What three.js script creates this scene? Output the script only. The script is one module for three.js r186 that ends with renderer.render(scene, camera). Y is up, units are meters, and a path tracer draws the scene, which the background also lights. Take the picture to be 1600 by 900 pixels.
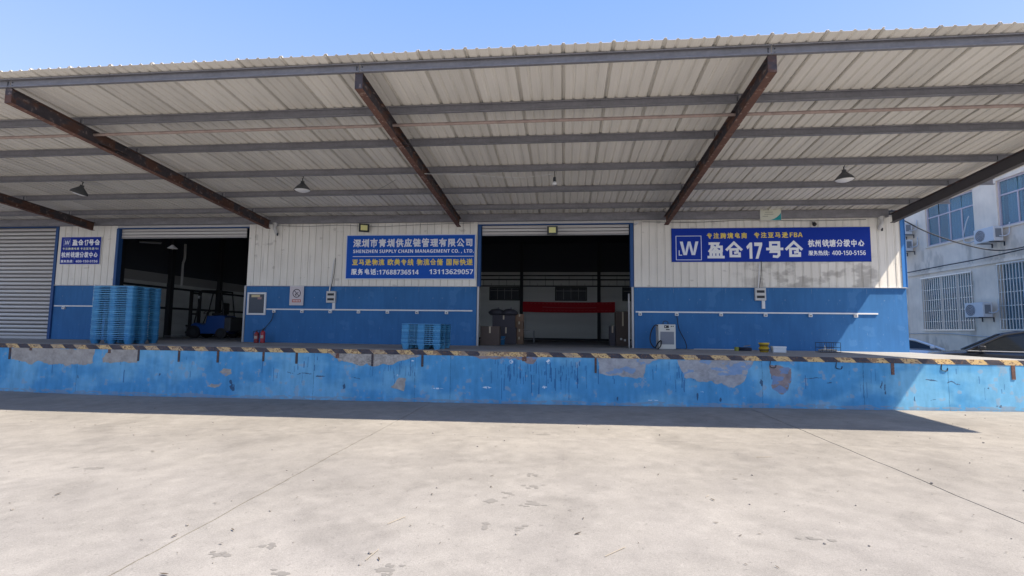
import * as THREE from 'three';
import { mergeGeometries } from 'three/addons/utils/BufferGeometryUtils.js';
import { RoundedBoxGeometry } from 'three/addons/geometries/RoundedBoxGeometry.js';

// ------------------------------------------------------------------ camera, sky, sun, exposure
const scene = new THREE.Scene();
const camera = new THREE.PerspectiveCamera(59.96, 16 / 9, 0.05, 3000);
camera.position.set(0, 1.6, 15.6756);
camera.rotation.order = 'YXZ';
camera.rotation.set(0.0841, 0.105, 0.0122);

const SUN = new THREE.Vector3(0.65, 1, 0.29).normalize();
{
  const W = 512, Hh = 256, d = new Float32Array(W * Hh * 4);
  for (let j = 0; j < Hh; j++) for (let i = 0; i < W; i++) {
    const el = ((j + 0.5) / Hh - 0.5) * Math.PI, az = ((i + 0.5) / W - 0.5) * 2 * Math.PI;
    const y = Math.sin(el), v = new THREE.Vector3(Math.cos(el) * Math.cos(az), y, Math.cos(el) * Math.sin(az));
    const t = Math.pow(Math.max(0, y), 0.45), hz = 0.30 * Math.exp(-Math.max(0, y) * 8), c = Math.max(0, v.dot(SUN));
    const glow = 0.5 * Math.pow(c, 14) + 0.14 * Math.pow(c, 3);
    const k = (j * W + i) * 4, up = y > 0 ? 1 : 0.75;
    d[k] = (0.62 * (1 - t) + 0.030 * t + hz * 0.92 + glow) * up;
    d[k + 1] = (0.67 * (1 - t) + 0.170 * t + hz + glow * 0.98) * up;
    d[k + 2] = (0.70 * (1 - t) + 0.57 * t + hz * 1.06 + glow * 0.92) * up;
    d[k + 3] = 1;
  }
  const sky = new THREE.DataTexture(d, W, Hh, THREE.RGBAFormat, THREE.FloatType);
  sky.mapping = THREE.EquirectangularReflectionMapping; sky.magFilter = sky.minFilter = THREE.LinearFilter;
  sky.needsUpdate = true;
  scene.background = sky; scene.environment = sky;
}
const sun = new THREE.DirectionalLight(new THREE.Color().setRGB(1, 0.885, 0.725), 5);
sun.position.copy(SUN).multiplyScalar(60); sun.target.position.set(0, 0, 0);
sun.castShadow = true; sun.shadow.mapSize.set(4096, 4096);
Object.assign(sun.shadow.camera, { left: -40, right: 40, top: 40, bottom: -40, near: 1, far: 150 });
scene.add(sun, sun.target);

const renderer = new THREE.WebGLRenderer({ antialias: true });
renderer.toneMapping = THREE.LinearToneMapping;
renderer.toneMappingExposure = 1.8;
renderer.shadowMap.enabled = true;

// ------------------------------------------------------------------ helpers
function rng(s) { return () => { s |= 0; s = s + 0x6D2B79F5 | 0; let t = Math.imul(s ^ s >>> 15, 1 | s); t = t + Math.imul(t ^ t >>> 7, 61 | t) ^ t; return ((t ^ t >>> 14) >>> 0) / 4294967296; }; }
const R = rng(17);
const hash = (x, y) => { let h = Math.imul(x, 374761393) + Math.imul(y, 668265263) | 0; h = Math.imul(h ^ h >>> 13, 1274126177); return ((h ^ h >>> 16) >>> 0) / 4294967296; };
function vn(x, y, w = 1 << 20) {           // value noise, wraps every w cells
  const xi = Math.floor(x), yi = Math.floor(y), fx = x - xi, fy = y - yi, m = (a) => ((a % w) + w) % w;
  const u = fx * fx * (3 - 2 * fx), v = fy * fy * (3 - 2 * fy);
  const a = hash(m(xi), m(yi)), b = hash(m(xi + 1), m(yi)), c = hash(m(xi), m(yi + 1)), e = hash(m(xi + 1), m(yi + 1));
  return a + (b - a) * u + (c - a) * v + (a - b - c + e) * u * v;
}
function fbm(x, y, o = 4, w = 1 << 20) { let s = 0, a = 0.5, n = 0; for (let i = 0; i < o; i++) { s += a * vn(x, y, w); n += a; a *= 0.5; x *= 2; y *= 2; w *= 2; } return s / n; }
const sst = (a, b, x) => { const t = Math.min(1, Math.max(0, (x - a) / (b - a))); return t * t * (3 - 2 * t); };
const toS = (l) => 255 * (l <= 0.0031308 ? 12.92 * l : 1.055 * Math.pow(l, 1 / 2.4) - 0.055);
function pixTex(w, h, fn, srgb = true) {   // fn(u, v) -> [r, g, b] linear colour, v up
  const d = new Uint8Array(w * h * 4);
  for (let j = 0; j < h; j++) for (let i = 0; i < w; i++) {
    const c = fn((i + 0.5) / w, (j + 0.5) / h), k = (j * w + i) * 4;
    for (let q = 0; q < 3; q++) d[k + q] = srgb ? toS(Math.min(1, Math.max(0, c[q]))) : 255 * Math.min(1, Math.max(0, c[q]));
    d[k + 3] = 255;
  }
  const t = new THREE.DataTexture(d, w, h, THREE.RGBAFormat);
  t.wrapS = t.wrapT = THREE.RepeatWrapping; t.magFilter = THREE.LinearFilter; t.minFilter = THREE.LinearMipmapLinearFilter; t.generateMipmaps = true;
  if (srgb) t.colorSpace = THREE.SRGBColorSpace;
  t.needsUpdate = true; return t;
}
const lerp3 = (a, b, t) => [a[0] + (b[0] - a[0]) * t, a[1] + (b[1] - a[1]) * t, a[2] + (b[2] - a[2]) * t];
const mul3 = (a, k) => [a[0] * k, a[1] * k, a[2] * k];
function mat(r, g, b, rough = 0.7, metal = 0, extra = {}) {
  const m = new THREE.MeshStandardMaterial({ roughness: rough, metalness: metal, side: THREE.DoubleSide, ...extra });
  m.color.setRGB(r, g, b); return m;
}
function texMat(t, rough = 0.8, extra = {}) { return new THREE.MeshPhysicalMaterial({ map: t, roughness: rough, specularIntensity: 0.4, side: THREE.DoubleSide, ...extra }); }
function uvBox(g, s = 1) {                  // uv in metres (divided by s) from position and normal
  const p = g.attributes.position, n = g.attributes.normal, uv = new Float32Array(p.count * 2);
  for (let i = 0; i < p.count; i++) {
    const ax = Math.abs(n.getX(i)), ay = Math.abs(n.getY(i)), az = Math.abs(n.getZ(i));
    let u, v;
    if (ay >= ax && ay >= az) { u = p.getX(i); v = p.getZ(i); } else if (ax >= az) { u = p.getZ(i); v = p.getY(i); } else { u = p.getX(i); v = p.getY(i); }
    uv[2 * i] = u / s; uv[2 * i + 1] = v / s;
  }
  g.setAttribute('uv', new THREE.BufferAttribute(uv, 2)); return g;
}
const B = (x0, x1, y0, y1, z0, z1) => new THREE.BoxGeometry(x1 - x0, y1 - y0, z1 - z0).translate((x0 + x1) / 2, (y0 + y1) / 2, (z0 + z1) / 2);
const bx = (w, h, d, x = 0, y = 0, z = 0) => new THREE.BoxGeometry(w, h, d).translate(x, y, z);
const rb = (w, h, d, r, x = 0, y = 0, z = 0) => new RoundedBoxGeometry(w, h, d, 2, r).translate(x, y, z);
const cyl = (r0, r1, h, x = 0, y = 0, z = 0, n = 18) => new THREE.CylinderGeometry(r0, r1, h, n).translate(x, y, z);
const V = (a) => new THREE.Vector3(...a);
const tube = (pts, r, seg = 24, rs = 6) => new THREE.TubeGeometry(new THREE.CatmullRomCurve3(pts.map(V)), seg, r, rs);
function rod(a, b, r, n = 8) { const A = V(a), d = V(b).sub(A), g = new THREE.CylinderGeometry(r, r, d.length(), n); g.translate(0, d.length() / 2, 0); g.applyQuaternion(new THREE.Quaternion().setFromUnitVectors(new THREE.Vector3(0, 1, 0), d.clone().normalize())); return g.translate(A.x, A.y, A.z); }
function beam(a, b, w, h) { const A = V(a), d = V(b).sub(A), g = new THREE.BoxGeometry(w, h, d.length()); g.translate(0, 0, d.length() / 2); const m = new THREE.Matrix4().lookAt(d, new THREE.Vector3(), new THREE.Vector3(0, 1, 0)); g.applyMatrix4(m); return g.translate(A.x, A.y, A.z); }
const merge = (a) => { if (!Array.isArray(a)) return a; if (a.length === 1) return a[0]; return mergeGeometries(a.map((g) => g.index ? g.toNonIndexed() : g)); };
const used = {};
const numbered = (n) => { used[n] = (used[n] || 0) + 1; return used[n] === 1 ? n : n + '_' + String(used[n] - 1).padStart(3, '0'); };
function obj(name, geos, m, parent = scene) {
  const o = new THREE.Mesh(merge(geos), m); o.castShadow = o.receiveShadow = true;
  o.name = parent === scene ? numbered(name) : name; parent.add(o); return o;
}
function tag(o, label, category, group) { o.userData.label = label; o.userData.category = category; if (group) o.userData.group = group; return o; }
function thing(name, label, category, pos = [0, 0, 0], turn = 0, group) {
  const g = new THREE.Group(); g.name = numbered(name); g.position.set(...pos); g.rotation.y = turn; scene.add(g); return tag(g, label, category, group);
}
function dup(o, label, pos, turn = 0) { const c = o.clone(); c.userData = { ...o.userData, label }; c.name = numbered(o.name.replace(/_\d{3}$/, '')); c.position.set(...pos); c.rotation.y = turn; scene.add(c); return c; }

// ------------------------------------------------------------------ shared dimensions (metres)
const H = 1.0967, P = 4.274, XR = 9.95, XL = -26, ZB = -11.2, BD = 2.974;
const GT = [[-16, -0.09], [-13.8, -0.09], [-12.4, -0.11], [-10.7, -0.12], [-9, -0.11], [-7.3, -0.1], [-4.2, -0.08], [-1.2, -0.06], [1.7, -0.03], [4.35, 0.005], [7, 0.03], [9.2, 0.065], [12, 0.07]];
function gy(x) { if (x <= GT[0][0]) return GT[0][1]; for (let i = 1; i < GT.length; i++) if (x < GT[i][0]) { const [a, b] = GT[i - 1], [c, d] = GT[i]; return b + (d - b) * (x - a) / (c - a); } return 0.07; }
const gz = (x, z) => gy(x) + 0.006 * (fbm(x * 0.7, z * 0.7, 2) - 0.5);
const SL = 0.08, sheetY = (z) => 5.92 + SL * (z - 8.08);   // underside of the canopy sheets

// ------------------------------------------------------------------ textures and materials
const concreteT = pixTex(2048, 2048, (u, v) => {
  const a = fbm(u * 8, v * 8, 4, 8), b = fbm(u * 64 + 9, v * 64, 3, 64), c = hash(u * 2048 | 0, v * 2048 | 0), e = fbm(u * 20 + 40, v * 14 + 7, 4, 1 << 20);
  let k = 0.85 + 0.18 * (a - 0.5) + 0.22 * (b - 0.5) + 0.28 * (c - 0.5);
  const pit = vn(u * 420, v * 420, 420); if (pit > 0.86) k *= 1 - (pit - 0.86) * 1.8;
  const w = vn(u * 300 + 5, v * 300, 300); if (w > 0.88) k *= 1 + (w - 0.88) * 1.2;
  const st = sst(0.62, 0.74, fbm(u * 12 + 3, v * 12 + 8, 5, 12)) * 0.10;
  return mul3(lerp3([0.475, 0.452, 0.415], [0.425, 0.405, 0.378], e), k * (1 - st));
});
const concreteB = pixTex(1024, 1024, (u, v) => { const c = 0.5 + 0.5 * (fbm(u * 90, v * 90, 3, 90) - 0.5) + 0.3 * (hash(u * 1024 | 0, v * 1024 | 0) - 0.5); return [c, c, c]; }, false);
const groundM = texMat(concreteT, 0.92, { bumpMap: concreteB, bumpScale: 0.002, vertexColors: true });
const dockTopM = texMat(pixTex(512, 512, (u, v) => {
  const a = fbm(u * 6, v * 6, 5, 6), b = hash(u * 512 | 0, v * 512 | 0);
  return mul3([0.33, 0.33, 0.33], 0.75 + 0.45 * a + 0.14 * (b - 0.5));
}), 0.85);
const blueWallT = pixTex(1024, 1024, (u, v) => {
  const a = fbm(u * 5, v * 5, 5, 5), b = fbm(u * 60, v * 9, 3, 60), c = hash(u * 1024 | 0, v * 1024 | 0);
  let col = mul3([0.046, 0.168, 0.40], 0.80 + 0.34 * a + 0.16 * (b - 0.5) + 0.06 * (c - 0.5));
  const s = vn(u * 130, v * 40, 40); if (s > 0.93) col = lerp3(col, [0.35, 0.42, 0.5], (s - 0.93) * 5);
  const f = sst(0.66, 0.72, fbm(u * 9 + 4, v * 9, 5, 9)); col = lerp3(col, [0.075, 0.215, 0.46], f * 0.5);
  return col;
});
const blueWallM = texMat(blueWallT, 0.75);
const bluePlainM = mat(0.016, 0.075, 0.235, 0.65);
const rustT = pixTex(512, 512, (u, v) => {
  const a = fbm(u * 6, v * 14, 5, 14), b = fbm(u * 30, v * 30, 3, 30);
  let c = lerp3([0.068, 0.060, 0.066], [0.115, 0.064, 0.050], sst(0.42, 0.62, a));
  if (b > 0.68) c = lerp3(c, [0.26, 0.20, 0.17], (b - 0.68) * 3);
  return mul3(c, 0.8 + 0.5 * b);
});
const rustM = texMat(rustT, 0.9);
const flangeT = pixTex(512, 512, (u, v) => {
  const a = fbm(u * 8, v * 16, 5, 16), b = fbm(u * 40, v * 40, 3, 40);
  let c = lerp3([0.105, 0.066, 0.060], [0.20, 0.105, 0.080], a);
  if (b > 0.66) c = lerp3(c, [0.42, 0.32, 0.27], (b - 0.66) * 4);
  return c;
});
const flangeM = texMat(flangeT, 0.92);
const steelT = pixTex(512, 512, (u, v) => { const a = fbm(u * 5, v * 20, 4, 20), b = fbm(u * 50, v * 50, 2, 50); return mul3([0.26, 0.26, 0.285], 0.72 + 0.4 * a + 0.2 * (b - 0.5)); });
const purlinM = texMat(steelT, 0.55, { metalness: 0.25 });
const sheetT = pixTex(512, 1024, (u, v) => { const a = fbm(u * 4, v * 5, 4, 4), b = fbm(u * 60, v * 4, 3, 60); return mul3([0.74, 0.715, 0.665], 0.80 + 0.3 * a + 0.12 * (b - 0.5)); });
const sheetMs = [1, 0.95, 0.9, 1.04].map((k) => { const m = texMat(sheetT, 0.6); m.color.setRGB(k, k, k * 0.995); return m; });
function claddingTex(x0, x1) {            // one sheet of print for a whole wall section, so that nothing repeats
  return pixTex(1536, 512, (u, v) => {
    const x = x0 + (x1 - x0) * u, y = 2.1 * v, a = fbm(x * 0.9 + 40, y * 1.1 + 7, 5), b = fbm(x * 30 + 5, y * 1.4, 3), bd = hash(Math.floor((x + 50) / 0.24), 9);
    let c = mul3([0.80, 0.775, 0.72], 0.88 + 0.2 * a + 0.10 * (b - 0.5) + 0.05 * (bd - 0.5));
    const where = sst(4.6, 6.4, x) * (1 - sst(9.0, 9.5, x)) * sst(1.15, 0.5, y), g = fbm(x * 3.1 + 11, y * 5 + 2, 5);
    c = lerp3(c, [0.24, 0.22, 0.20], Math.max(sst(0.46, 0.72, g) * where * 0.5, sst(0.74, 0.84, g) * 0.3));
    const st = vn(x * 26 + 300, y * 1.3 + 3); if (st > 0.86) c = mul3(c, 1 - (st - 0.86) * 1.6);
    const sp = vn(x * 34 + 90, y * 40); if (sp > 0.975) c = mul3(c, 0.6);
    return c;
  });
}
const whiteM = mat(0.72, 0.73, 0.75, 0.5), whiteDullM = mat(0.55, 0.55, 0.55, 0.6), blackM = mat(0.012, 0.012, 0.014, 0.5), greyM = mat(0.2, 0.21, 0.22, 0.6), darkM = mat(0.035, 0.04, 0.048, 0.8);
const slatM = mat(0.56, 0.55, 0.54, 0.45, 0.2), slatM2 = mat(0.50, 0.48, 0.47, 0.5, 0.2);
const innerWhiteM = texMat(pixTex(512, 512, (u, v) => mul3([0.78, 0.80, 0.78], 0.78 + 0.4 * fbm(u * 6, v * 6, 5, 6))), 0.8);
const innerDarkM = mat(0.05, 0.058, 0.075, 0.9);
const galvM = mat(0.42, 0.42, 0.43, 0.5, 0.4);

// ------------------------------------------------------------------ the ground: one sheet and the cast slabs on it
const ground = obj('ground', new THREE.PlaneGeometry(1600, 1600).rotateX(-Math.PI / 2).translate(0, -0.22, 0), mat(0.275, 0.262, 0.24, 0.95));
ground.userData.kind = 'structure';
{
  const xs = [-66, -52, -38, -24, -17, -10, -3.03, 3.94, 11, 18, 32, 46, 60], zs = [4.3, 7.82, 14.8, 21.8, 30, 45];
  const jig = (q, c) => 0.035 * (fbm(q * 1.3 + c * 31, c * 7.7, 4) - 0.5) + 0.012 * (vn(q * 9 + c * 3, c) - 0.5);
  const slab = (x0, x1, z0, z1, cx0, cx1, cz0, cz1) => {
    const nx = Math.min(60, Math.ceil((x1 - x0) / 0.16)), nz = Math.min(60, Math.ceil((z1 - z0) / 0.16)), pos = [], uv = [], col = [], idx = [];
    const put = (x, y, z) => {
      pos.push(x, y, z); uv.push(x / 9.3, z / 9.3);
      const k = 0.70 + 0.13 * (fbm(x * 0.35 + 50, z * 0.5 + 20, 4) - 0.5) + 0.09 * (fbm(x * 1.6, z * 1.7, 4) - 0.5);
      const st = 1 - 0.07 * sst(0.58, 0.7, fbm(x * 0.8 + 9, z * 1.2 + 70, 5));
      col.push(k * st * 1.01, k * st, k * st * 0.985);
    };
    for (let j = 0; j <= nz; j++) for (let i = 0; i <= nx; i++) {
      let x = x0 + (x1 - x0) * i / nx, z = z0 + (z1 - z0) * j / nz;
      if (i === 0) x += 0.0075 + jig(z, cx0); if (i === nx) x -= 0.0075 - jig(z, cx1);
      if (j === 0) z += 0.003 + 0.3 * jig(x, cz0 + 40); if (j === nz) z -= 0.003 - 0.3 * jig(x, cz1 + 40);
      put(x, gz(x, z), z);
    }
    const at = (i, j) => j * (nx + 1) + i;
    for (let j = 0; j < nz; j++) for (let i = 0; i < nx; i++) idx.push(at(i, j), at(i, j + 1), at(i + 1, j), at(i + 1, j), at(i, j + 1), at(i + 1, j + 1));
    const rim = []; for (let i = 0; i < nx; i++) rim.push(at(i, 0)); for (let j = 0; j < nz; j++) rim.push(at(nx, j)); for (let i = nx; i > 0; i--) rim.push(at(i, nz)); for (let j = nz; j > 0; j--) rim.push(at(0, j));
    const base = pos.length / 3;
    for (const r of rim) { put(pos[3 * r], pos[3 * r + 1], pos[3 * r + 2]); put(pos[3 * r], -0.21, pos[3 * r + 2]); }
    for (let q = 0; q < rim.length; q++) { const a = base + 2 * q, b = base + 2 * ((q + 1) % rim.length); idx.push(a, b, a + 1, b, b + 1, a + 1); }
    const g = new THREE.BufferGeometry();
    g.setAttribute('position', new THREE.Float32BufferAttribute(pos, 3)); g.setAttribute('uv', new THREE.Float32BufferAttribute(uv, 2)); g.setAttribute('color', new THREE.Float32BufferAttribute(col, 3));
    g.setIndex(idx); g.computeVertexNormals();
    obj('concrete_slab', g, groundM, ground);
  };
  for (let j = 0; j + 1 < zs.length; j++) for (let i = 0; i + 1 < xs.length; i++) slab(xs[i], xs[i + 1], zs[j], zs[j + 1], i, i + 1, j, j + 1);
  slab(XR + 0.02, 18, -12, 4.3, 20, 21, 22, 23); slab(XR + 0.02, 18, -30, -12, 20, 21, 24, 22);
}
// stains, leaves, pebbles and straws lying on the concrete
{
  const r = rng(5), geos = [], cols = [];
  const leaf = (x, z, s, a) => { const sh = new THREE.Shape(); sh.moveTo(-s, 0); sh.quadraticCurveTo(0, s * 0.5, s, 0); sh.quadraticCurveTo(0, -s * 0.5, -s, 0); const g = new THREE.ShapeGeometry(sh, 3).rotateX(-Math.PI / 2).rotateZ((r() - 0.5) * 0.5).rotateY(a).translate(x, gy(x) + 0.008 + s * 0.15, z); return g.toNonIndexed(); };
  for (let i = 0; i < 270; i++) { const x = -11 + 22 * r(), z = 6.2 + 6.6 * Math.sqrt(r()); geos.push(leaf(x, z, 0.010 + 0.034 * r() * r(), r() * 6.3)); }
  const m = obj('fallen_leaves', geos, mat(0.075, 0.055, 0.035, 0.9)); tag(m, 'dry leaf scraps scattered over the sunlit concrete yard', 'leaf litter'); m.userData.kind = 'stuff';
  const ps = [];
  for (let i = 0; i < 300; i++) { const x = -11 + 22 * r(), z = 4.5 + 8.6 * r(), s = 0.004 + 0.013 * r() * r(); const g = new THREE.IcosahedronGeometry(s, 0).scale(1, 0.7, 1).translate(x, gy(x) + s * 0.4 + 0.003, z); ps.push(g); }
  const q = obj('pebbles', ps, mat(0.24, 0.22, 0.2, 0.95)); tag(q, 'small loose pebbles and crumbs on the concrete yard', 'pebbles'); q.userData.kind = 'stuff';
  const straw = [[-1.49, 11.41, 1.05, 0.2], [-1.41, 12.08, 1.4, 0.18], [0.3, 11.83, 0.8, 0.24], [2.5, 8.7, 0.1, 0.2], [1.4, 10.4, 0.9, 0.07]].map(([x, z, a, l]) => rod([x, gy(x) + 0.008, z], [x + l * Math.cos(a), gy(x) + 0.012, z - l * Math.sin(a)], 0.0025, 5));
  const s = obj('straw_bits', straw, mat(0.36, 0.31, 0.235, 0.9)); tag(s, 'thin pale straws and twigs lying on the concrete yard', 'straw'); s.userData.kind = 'stuff';
  // dried oil and water stains: thin irregular films
  const blot = (x, z, rx, rz, seed) => { const sh = new THREE.Shape(); for (let k = 0; k < 26; k++) { const a = k / 26 * 6.2832, q2 = 0.65 + 0.7 * vn(seed * 9 + Math.cos(a) * 2 + 5, Math.sin(a) * 2 + 5); const px = rx * q2 * Math.cos(a), py = rz * q2 * Math.sin(a); k ? sh.lineTo(px, py) : sh.moveTo(px, py); } return new THREE.ShapeGeometry(sh).rotateX(-Math.PI / 2).translate(x, gz(x, z) + 0.0022, z); };
  const st = []; const spots = [[-0.71, 10.72, 0.075, 0.06], [-0.56, 10.47, 0.04, 0.03], [-0.33, 9.8, 0.05, 0.03], [-0.31, 10.22, 0.06, 0.04], [-0.3, 10.75, 0.075, 0.06], [-0.66, 11.36, 0.03, 0.04], [-0.35, 11.36, 0.03, 0.03], [-2.53, 12.1, 0.035, 0.02], [-2.46, 12.11, 0.03, 0.02], [-5.53, 10.17, 0.14, 0.05], [-1.9, 12.32, 0.06, 0.03], [-1.23, 12.19, 0.08, 0.04], [1.99, 11.33, 0.07, 0.02], [-2.21, 11.92, 0.04, 0.02], [-0.32, 7.56, 0.12, 0.04]];
  spots.forEach(([x, z, a, b], i) => { st.push(blot(x, z, a * 0.8, b * 0.8, i)); for (let k = 0; k < 5; k++) st.push(blot(x + (r() - 0.5) * a * 4, z + (r() - 0.5) * b * 4, 0.012 + 0.02 * r(), 0.01 + 0.015 * r(), i * 7 + k)); });
  const sm = obj('oil_stains', st, mat(0.2, 0.188, 0.17, 0.88)); tag(sm, 'small dark drip stains on the concrete in the foreground', 'stain'); sm.userData.kind = 'stuff';
}

// ------------------------------------------------------------------ loading dock
const dock = thing('loading_dock', 'long blue painted concrete loading dock with striped edge below the warehouse', 'loading dock');
{
  obj('dock_slab', uvBox(B(XL, XR - 0.001, -0.2, H, ZB - 0.2, P - 0.03), 3), dockTopM, dock);
  const poly = (pts, x, y) => { let c = false; for (let i = 0, j = pts.length - 1; i < pts.length; j = i++) if ((pts[i][1] > y) !== (pts[j][1] > y) && x < (pts[j][0] - pts[i][0]) * (y - pts[i][1]) / (pts[j][1] - pts[i][1]) + pts[i][0]) c = !c; return c; };
  const patches = [
    [[-14.05, 1.02], [-13.98, 0.70], [-13.55, 0.64], [-12.12, 0.60], [-11.66, 0.64], [-11.64, 1.02]],
    [[-11.43, 0.81], [-11.38, 0.66], [-10.5, 0.68], [-10.46, 1.02], [-11.2, 1.02]],
    [[-5.6, 1.02], [-5.5, 0.93], [-5.28, 0.81], [-4.5, 0.72], [-4.0, 0.76], [-3.58, 0.91], [-3.3, 1.02]],
    [[-3.99, 0.24], [-3.70, 0.13], [-3.62, 0.44], [-3.78, 0.46]], [[-2.1, 1.02], [-1.9, 0.93], [-1.2, 0.94], [-0.7, 0.86], [-0.5, 1.02]],
    [[0.72, 1.02], [0.76, 0.67], [1.39, 0.57], [1.74, 0.63], [1.84, 0.9], [2.15, 1.02]],
    [[2.5, 1.02], [2.68, 0.56], [3.1, 0.54], [3.64, 0.41], [3.85, 0.56], [4.05, 0.9], [4.1, 1.02]],
    [[4.4, 0.93], [4.44, 0.45], [4.62, 0.30], [4.78, 0.42], [4.86, 0.86]], [[-8.3, 0.5], [-8.1, 0.42], [-7.95, 0.48], [-8.05, 0.62]], [[-8.6, 0.18], [-8.3, 0.14], [-8.2, 0.22], [-8.5, 0.25]]];
  const chips = [[-7.98, 0.26, 0.05, 0.05], [-7.95, 0.14, 0.06, 0.07], [-5.15, 0.26, 0.03, 0.08], [-12.05, 0.33, 0.02, 0.05], [-9.85, 0.42, 0.02, 0.03], [2.9, 0.2, 0.03, 0.1], [3.35, 0.16, 0.02, 0.05], [6.62, 0.55, 0.02, 0.12], [6.7, 0.45, 0.02, 0.1], [8.05, 0.62, 0.16, 0.015], [7.6, 0.68, 0.14, 0.012], [5.3, 0.66, 0.2, 0.01], [5.65, 0.56, 0.06, 0.012], [7.3, 0.28, 0.012, 0.06], [7.65, 0.26, 0.06, 0.008], [-6.1, 0.5, 0.2, 0.012], [-5.75, 0.46, 0.12, 0.012], [-6.5, 0.53, 0.08, 0.012], [-4.9, 0.44, 0.12, 0.01], [8.7, 0.5, 0.02, 0.02], [4.2, 0.55, 0.04, 0.08], [8.9, 0.15, 0.05, 0.02], [1.2, 0.11, 0.02, 0.06]];
  const whites = [[-1.2, 0.88, 0.05, 0.05], [-0.35, 0.9, 0.05, 0.05], [-2.9, 0.24, 0.12, 0.015], [-1.75, 0.29, 0.10, 0.025], [-0.45, 0.33, 0.06, 0.03], [1.95, 0.1, 0.12, 0.01], [3.0, 0.31, 0.04, 0.012], [-3.5, 0.86, 0.03, 0.02], [-3.85, 0.52, 0.02, 0.02]];
  const rr = rng(77), drips = [];
  for (const [a, b, n] of [[-4.55, -3.3, 26], [-1.75, 0.35, 85], [0.2, 3.0, 14], [-7.2, -5.8, 10], [-9, -14, 12], [2.2, 2.7, 10], [4, 9.5, 16]]) for (let i = 0; i < n; i++) drips.push([a + (b - a) * rr(), 0.95 - 0.45 * rr(), 0.08 + 0.45 * rr() * rr(), 0.004 + 0.008 * rr(), 0.35 + 0.6 * rr()]);
  const seams = [-12.1, -5.9, -3.44, -2.6, 4.25, 6.3, 7.95];
  const X0 = -14.6, XM = -2.3, X1 = XR, YA = -0.2, YB = 1.0, segs = [[X0, XM], [XM, X1]];
  segs.forEach(([xa, xb]) => {
    const w = 2048, h = 200, list = drips.filter((d) => d[0] > xa - 0.1 && d[0] < xb + 0.1);
    const t = pixTex(w, h, (u, v) => {
      const x = xa + (xb - xa) * u, y = YA + (YB - YA) * v;
      const a = fbm(x * 1.1 + 20, y * 2 + 5, 5), b = fbm(x * 14, y * 3, 3), n = hash((x * 160) | 0, (y * 160 + 999) | 0), f = fbm(x * 7 + 3, y * 7, 4);
      let c = lerp3([0.085, 0.315, 0.575], [0.170, 0.430, 0.655], sst(0.38, 0.66, a));
      c = mul3(c, 0.86 + 0.26 * (b - 0.5) + 0.2 * (f - 0.5) + 0.08 * (n - 0.5) + 0.06);
      if (f > 0.69) c = lerp3(c, [0.30, 0.35, 0.40], sst(0.69, 0.76, f) * 0.5);
      for (const s of seams) if (Math.abs(x - s + 0.01 * (vn(y * 20, s * 7 + 50) - 0.5)) < 0.005) c = mul3(c, 0.55);
      for (const d of list) { const dx = x - d[0] + 0.01 * (vn(y * 12, d[0] * 31 + 900) - 0.5); if (Math.abs(dx) < d[3] && y < d[1] && y > d[1] - d[2]) c = lerp3(c, [0.02, 0.08, 0.23], d[4] * 0.8); }
      const wx = x + 0.14 * (fbm(x * 5, y * 5 + 3, 4) - 0.5), wy = y + 0.14 * (fbm(x * 5 + 30, y * 5, 4) - 0.5);
      for (let q = 0; q < patches.length; q++) if (poly(patches[q], wx, wy)) {
        const rub = q === 2 ? 0.55 : 0.2, k = 0.8 + 0.5 * (fbm(x * 9 + q, y * 9, 4) - 0.3) + rub * (fbm(x * 30, y * 40, 2) - 0.5);
        c = mul3(q === 7 || q === 4 ? [0.30, 0.25, 0.25] : q === 5 || q === 6 ? [0.36, 0.37, 0.39] : [0.40, 0.37, 0.335], k);
        if (q > 3 && fbm(x * 4, y * 8 + 7, 4) > 0.6) c = lerp3(c, [0.1, 0.28, 0.56], 0.55);
      }
      for (const k of chips) { const e = ((wx - k[0]) / k[2]) ** 2 + ((wy - k[1]) / k[3]) ** 2; if (e < 0.7 + 2.2 * (fbm(x * 24, y * 24, 2) - 0.5)) c = lerp3(c, [0.045, 0.075, 0.135], 0.85); }
      for (const k of whites) { const e = Math.abs((x - k[0]) / k[2]) + Math.abs((y - k[1]) / k[3]); if (e < 1.2 && vn(x * 60, y * 60) > 0.45) c = [0.68, 0.74, 0.8]; }
      const mud = gy(x) + 0.05 + 0.07 * fbm(x * 3, 4, 4); if (y < mud && fbm(x * 9, y * 30, 3) > 0.42) c = lerp3(c, [0.26, 0.28, 0.31], 0.55);
      return c;
    });
    const g = B(xa, xb, YA, YB, P - 0.03, P), p = g.attributes.position, uv = g.attributes.uv;
    for (let i = 0; i < p.count; i++) uv.setXY(i, (p.getX(i) - xa) / (xb - xa), (p.getY(i) - YA) / (YB - YA));
    obj('painted_face', g, texMat(t, 0.8, { bumpMap: t, bumpScale: 0.006 }), dock);
    // steel edge angle with worn black and yellow stripes
    const te = pixTex(2048, 40, (u, v) => {
      const x = xa + (xb - xa) * u, y = 0.2 * v, ph = ((x + 13.45 + y * 1.15 - 0.02) / 0.6425), fr = ph - Math.floor(ph);
      const n = fbm(x * 9 + 7, y * 12, 4), e = fbm(x * 38, y * 60, 3), big = x > -1.95 && x < -0.85;
      let c = lerp3([0.038, 0.042, 0.062], [0.095, 0.085, 0.092], n);
      if (fr < 0.53 || (big && n > 0.42)) { c = mul3(lerp3([0.64, 0.44, 0.17], [0.62, 0.46, 0.27], n), 0.80 + 0.45 * e); if (e > 0.61 || n > 0.66) c = lerp3(c, [0.19, 0.11, 0.075], 0.75); c = lerp3(c, [0.30, 0.25, 0.21], sst(0.45, 0.7, fbm(x * 2.2 + 70, y * 6, 4)) * 0.7); }
      if (e > 0.70) c = [0.17, 0.10, 0.07];
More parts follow.
